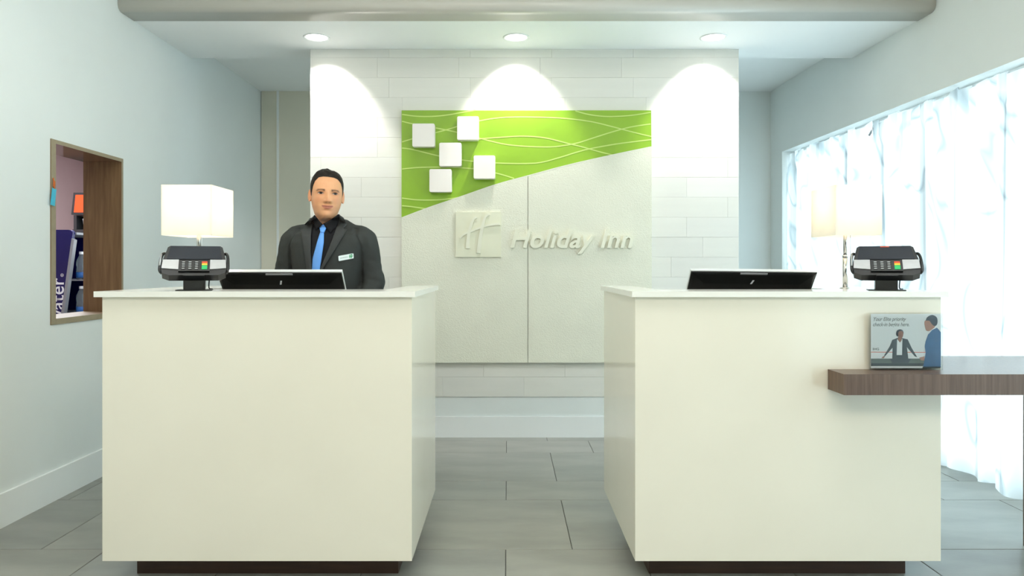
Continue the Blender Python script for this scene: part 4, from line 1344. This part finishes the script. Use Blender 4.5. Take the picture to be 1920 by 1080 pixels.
# ---- jacket: torso + sleeves fused by a voxel remesh
def ering(z, a, b, cx, cy, n=40, pw=2.4):
    r = []
    for k in range(n):
        t = 2 * math.pi * k / n
        c, s = math.cos(t), math.sin(t)
        r.append(Vector((cx + a * math.copysign(abs(c) ** (2 / pw), c), cy + b * math.copysign(abs(s) ** (2 / pw), s), z)))
    return r
bm = B()
cx = -.840
TOR = [(.70, .185, .125, cx, MY + .02), (.82, .182, .122, cx, MY + .02), (.95, .160, .118, cx, MY + .015), (1.05, .150, .120, cx, MY + .012), (1.14, .154, .124, cx, MY + .01),
       (1.22, .172, .122, cx, MY + .012), (1.275, .192, .113, cx, MY + .016), (1.318, .190, .098, cx, MY + .02), (1.350, .150, .082, cx, MY + .022), (1.372, .105, .072, cx + .004, MY + .025), (1.388, .078, .064, cx + .006, MY + .027), (1.393, .05, .04, cx + .006, MY + .03)]
loft(bm, [ering(*r) for r in TOR])
for s in (-1, 1):
    A = [Vector(p) for p in ARM[s]]
    path = [A[0] + Vector((-s * .075, 0.0, .032)), A[0] + Vector((-s * .012, 0, .016)), A[0] + Vector((s * .010, 0, -.025))] + [A[1], A[2], A[3], A[4] + Vector((0, .02, .01))]
    P = catmull(path, 5)
    rr = [.050, .057, .0585, .054, .0535, .046, .036]
    rads = []
    for i in range(len(P)):
        f = i / (len(P) - 1) * (len(rr) - 1); k = min(int(f), len(rr) - 2)
        w = rr[k] + (rr[k + 1] - rr[k]) * (f - k)
        # soft sleeve folds near the elbow
        fold = .0030 * math.sin(i * 2.1) * g((f - 4.0), .9)
        rads.append(w + fold)
    tube(bm, P, rads, 22)
for v in bm.verts:
    v.co.z -= .042 * sst(1.30, 1.385, v.co.z) * sst(MY + .05, MY - .035, v.co.y)
me = bpy.data.meshes.new('jacket_src'); bmesh.ops.recalc_face_normals(bm, faces=bm.faces); bm.to_mesh(me); bm.free()
tmp = bpy.data.objects.new('jacket_src', me); COL.objects.link(tmp)
rm = tmp.modifiers.new('r', 'REMESH'); rm.mode = 'VOXEL'; rm.voxel_size = 0.007; rm.use_smooth_shade = True
sm = tmp.modifiers.new('s', 'SMOOTH'); sm.factor = 0.5; sm.iterations = 4
jm = eval_mesh(tmp)
bpy.data.objects.remove(tmp)
# cloth folds as real relief
bm = B(); bm.from_mesh(jm)
for v in bm.verts:
    v.co -= Vector()
bm.normal_update()
for v in bm.verts:
    c = v.co
    n1 = noise.noise(Vector((c.x * 9 + 3, c.y * 7, c.z * 15)))
    n2 = noise.noise(Vector((c.x * 26 + c.z * 16, c.y * 18, c.z * 30)))
    side_ = sst(.13, .20, abs(c.x - cx))
    v.co += v.normal * (.0030 * n1 + .0032 * n2 * side_)
    # sleeve seam groove between chest and arm (front)
    ang = abs(c.x - cx)
    if 1.05 < c.z < 1.345 and c.y < MY + .03:
        xs_ = .163 - .03 * sst(1.25, 1.34, c.z)
        v.co += Vector((0, 1, 0)) * .0105 * g(ang - xs_, .006)
jacket = build('jacket', bm, M_suit, man, smooth=True)
jb = BVHTree.FromPolygons([v.co + off for v in jacket.data.vertices], [p.vertices[:] for p in jacket.data.polygons])

YCH = 3.19
last_hit = [YCH]
def chest(pxx, pyy, lift):
    Y = YCH
    for _ in range(3):
        P = px(pxx, pyy, Y)
        h = jb.ray_cast(Vector((P.x, 2.5, P.z)), Vector((0, 1, 0)))
        if h[0] is None or h[0].y > 3.36:
            Y = 3.254; break
        Y = h[0].y; last_hit[0] = Y
    P = px(pxx, pyy, Y - lift)
    return P
def panel(name, left, right, m, lift, thick=.003, ny=26, nx=6, bulge=0.0, parent=man, neck=False):
    """left / right: edge polylines (px, py) with the same y-range end points"""
    def at(poly, t):
        L = [0]
        for a, b in zip(poly, poly[1:]):
            L.append(L[-1] + math.hypot(b[0] - a[0], b[1] - a[1]))
        d = t * L[-1]
        for i in range(len(poly) - 1):
            if d <= L[i + 1] + 1e-9:
                f = (d - L[i]) / max(1e-9, L[i + 1] - L[i])
                return (poly[i][0] + (poly[i + 1][0] - poly[i][0]) * f, poly[i][1] + (poly[i + 1][1] - poly[i][1]) * f)
        return poly[-1]
    bm = B(); g1, g2 = [], []
    for j in range(ny + 1):
        a, b = at(left, j / ny), at(right, j / ny)
        r1, r2 = [], []
        for i in range(nx + 1):
            f = i / nx
            x, y_ = a[0] + (b[0] - a[0]) * f, a[1] + (b[1] - a[1]) * f
            lf = lift + bulge * math.sin(math.pi * f)
            P = chest(x, y_, lf)
            if neck:
                P = px(x, y_, min(P.y, 3.240 + .0010 * abs(x - 606)))
            r1.append(bm.verts.new(P)); r2.append(bm.verts.new(P + Vector((0, thick + bulge * math.sin(math.pi * f), 0))))
        g1.append(r1); g2.append(r2)
    for j in range(ny):
        for i in range(nx):
            bm.faces.new((g1[j][i], g1[j][i + 1], g1[j + 1][i + 1], g1[j + 1][i]))
            bm.faces.new((g2[j][i], g2[j + 1][i], g2[j + 1][i + 1], g2[j][i + 1]))
    rim = [g1[0][i] for i in range(nx + 1)] + [g1[j][nx] for j in range(1, ny + 1)] + [g1[ny][i] for i in range(nx - 1, -1, -1)] + [g1[j][0] for j in range(ny - 1, 0, -1)]
    rim2 = [g2[0][i] for i in range(nx + 1)] + [g2[j][nx] for j in range(1, ny + 1)] + [g2[ny][i] for i in range(nx - 1, -1, -1)] + [g2[j][0] for j in range(ny - 1, 0, -1)]
    for i in range(len(rim)):
        k = (i + 1) % len(rim)
        bm.faces.new((rim[i], rim2[i], rim2[k], rim[k]))
    return build(name, bm, m, parent, smooth=True)

# shirt front in the V, tie, lapels
panel('shirt_front', [(586, 420), (583, 440), (582, 480), (585, 520), (592, 560)], [(633, 420), (627, 440), (612, 480), (600, 515), (594, 560)], M_shirt, .0035, ny=30, nx=10)
panel('tie_blade', [(601, 433), (594, 455), (586, 485), (584, 520), (585, 560)], [(607.5, 433), (607, 455), (602, 490), (597, 520), (593, 560)], M_tie, .008, .002, ny=30, nx=8, bulge=.006)
panel('tie_knot', [(598.5, 422), (599, 427), (600.5, 435)], [(612, 420.5), (612, 427), (607.5, 436)], M_tie, .013, .006, ny=8, nx=6, bulge=.005)
panel('lapel', [(577, 414), (568, 424), (570.5, 428), (563, 431), (568, 462), (574, 500), (583, 560)], [(589, 404), (584.5, 428), (583, 436), (582.5, 444), (582.5, 475), (584.5, 510), (592, 560)], M_lapel, .009, .004, ny=36, nx=6, bulge=.002)
panel('lapel', [(636.5, 403), (632, 424), (628, 434), (624, 446), (611, 478), (599, 508), (592.5, 560)], [(644, 408), (651, 423), (642, 428), (651, 430.5), (634, 458), (606, 503), (594, 560)], M_lapel, .009, .004, ny=36, nx=6, bulge=.002)
# collar of the jacket around the neck
bm = B()
def nk(az, r, z): return Vector((HC.x + (.060 + r) * math.sin(az), HC.y + .008 - (.050 + r) * math.cos(az), z))
rings = []
for k in range(25):
    az = math.radians(62 + (298 - 62) * k / 24)
    bk = .5 - .5 * math.cos(math.radians(360 * k / 24))
    zt_ = 1.392 + .012 * bk
    rings.append([nk(az, .010, zt_ - .035), nk(az, .007, zt_ - .002), nk(az, .010, zt_), nk(az, .016, zt_ - .008), nk(az, .026, zt_ - .035)])
loft(bm, rings, True, True)
build('jacket_collar', bm, M_lapel, man, smooth=True)
# shirt collar: band and two points
bm = B(); rings = []
for k in range(33):
    az = math.radians(48 + (312 - 48) * k / 32)
    fr = math.cos(az)
    zt_ = 1.396 - .046 * sst(-.2, .9, fr)
    dy = -.004 * max(0, fr)
    rings.append([nk(az, -.006, zt_ - .045) + Vector((0, dy, 0)), nk(az, -.005, zt_) + Vector((0, dy, 0)), nk(az, .0005, zt_ + .001) + Vector((0, dy, 0)), nk(az, .006, zt_ - .045) + Vector((0, dy, 0))])
loft(bm, rings, True, True)
build('shirt_collar', bm, M_shirt, man, smooth=True)
panel('collar_point', [(588, 404), (588, 418), (592, 432)], [(590, 403), (600, 415.5), (605.5, 420.5)], M_shirt, .012, .002, ny=10, nx=5, neck=True)
panel('collar_point', [(634, 401.5), (619, 413), (605.5, 419.5)], [(637, 402), (634, 420), (619, 437)], M_shirt, .012, .002, ny=10, nx=5, neck=True)

# name badge
M_badge = mat('badge_white', srgb(226, 236, 236), 0.3, nscale=30, namt=0.01)
M_badgeg = mat('badge_green', srgb(30, 140, 84), 0.4, nscale=30, namt=0.02)
M_badget = mat('badge_grey_text', srgb(160, 172, 172), 0.4, nscale=30, namt=0.02)
bd = thing('name_badge', chest(649, 483, .006), 'small white name badge with green emblem pinned to the clerk\'s jacket', 'badge')
BY0 = chest(636, 486, .003).y; BY1 = chest(662, 481, .003).y
def bq(u, v, lift):      # u along 0..1, v up 0..1
    x = 635 + u * 28.0 ; y_ = 489.6 - u * 5.2 - v * 9.6
    return px(x + v * -.6, y_, BY0 + (BY1 - BY0) * u - lift)
bm = B(); prism(bm, [bq(a, b, .004) for a, b in ((.04, 0), (.97, 0), (1, .12), (1, .9), (.96, 1), (.03, 1), (0, .9), (0, .1))], (0, .0045, 0))
build('badge_plate', bm, M_badge, bd, 0.0006, seg=1)
bm = B()
for a, b, c_, d in ((.74, .12, .79, .85), (.84, .10, .89, .9), (.68, .42, .95, .56), (.80, .78, .93, .9), (.70, .68, .80, .8)):
    prism(bm, [bq(a, b, .0048), bq(c_, b, .0048), bq(c_ + .03, d, .0048), bq(a + .03, d, .0048)], (0, .0009, 0))
build('badge_emblem', bm, M_badgeg, bd)
bm = B()
for k in range(6):
    prism(bm, [bq(.12 + k * .085, .42, .0046), bq(.12 + k * .085 + .06, .42, .0046), bq(.12 + k * .085 + .06, .58, .0046), bq(.12 + k * .085, .58, .0046)], (0, .0006, 0))
build('badge_lettering', bm, M_badget, bd)
# jacket buttons and breast seam stay below the ledge; trousers and shoes
bm = B()
loft(bm, [ering(z, a, b, cx, MY + .015, 36) for z, a, b in ((.985, .160, .105), (.90, .168, .11), (.80, .172, .112), (.775, .165, .105))])
for s in (-1, 1):
    loft(bm, [ering(z, a, b, cx + s * xo, MY + yo, 28, 2.2) for z, a, b, xo, yo in ((.82, .085, .10, .083, .015), (.70, .086, .098, .088, .012), (.45, .070, .075, .095, .008), (.25, .062, .066, .099, .015), (.06, .058, .064, .102, .02))])
me = bpy.data.meshes.new('tr'); bmesh.ops.recalc_face_normals(bm, faces=bm.faces); bm.to_mesh(me); bm.free()
tmp = bpy.data.objects.new('tr', me); COL.objects.link(tmp)
rm = tmp.modifiers.new('r', 'REMESH'); rm.mode = 'VOXEL'; rm.voxel_size = 0.012
sm = tmp.modifiers.new('s', 'SMOOTH'); sm.factor = 0.5; sm.iterations = 4
tm = eval_mesh(tmp); bpy.data.objects.remove(tmp)
bm = B(); bm.from_mesh(tm); build('trousers', bm, M_trous, man, smooth=True)
for s in (-1, 1):
    bm = B()
    xo = cx + s * .106
    rings = []
    for yy, w, h in ((.085, .022, .035), (.075, .034, .06), (.02, .038, .085), (-.04, .040, .075), (-.10, .046, .052), (-.15, .046, .042), (-.185, .034, .034), (-.20, .014, .022)):
        rings.append([Vector((xo + s * .02 * max(0, -yy) + w * c_, MY + yy, max(.0008, h * z_))) for c_, z_ in ((-1, 0), (-1.04, .3), (-.9, .7), (-.5, .95), (0, 1.02), (.5, .95), (.9, .7), (1.04, .3), (1, 0))])
    loft(bm, rings, True, True)
    build('shoe', bm, M_shoe, man, smooth=True)
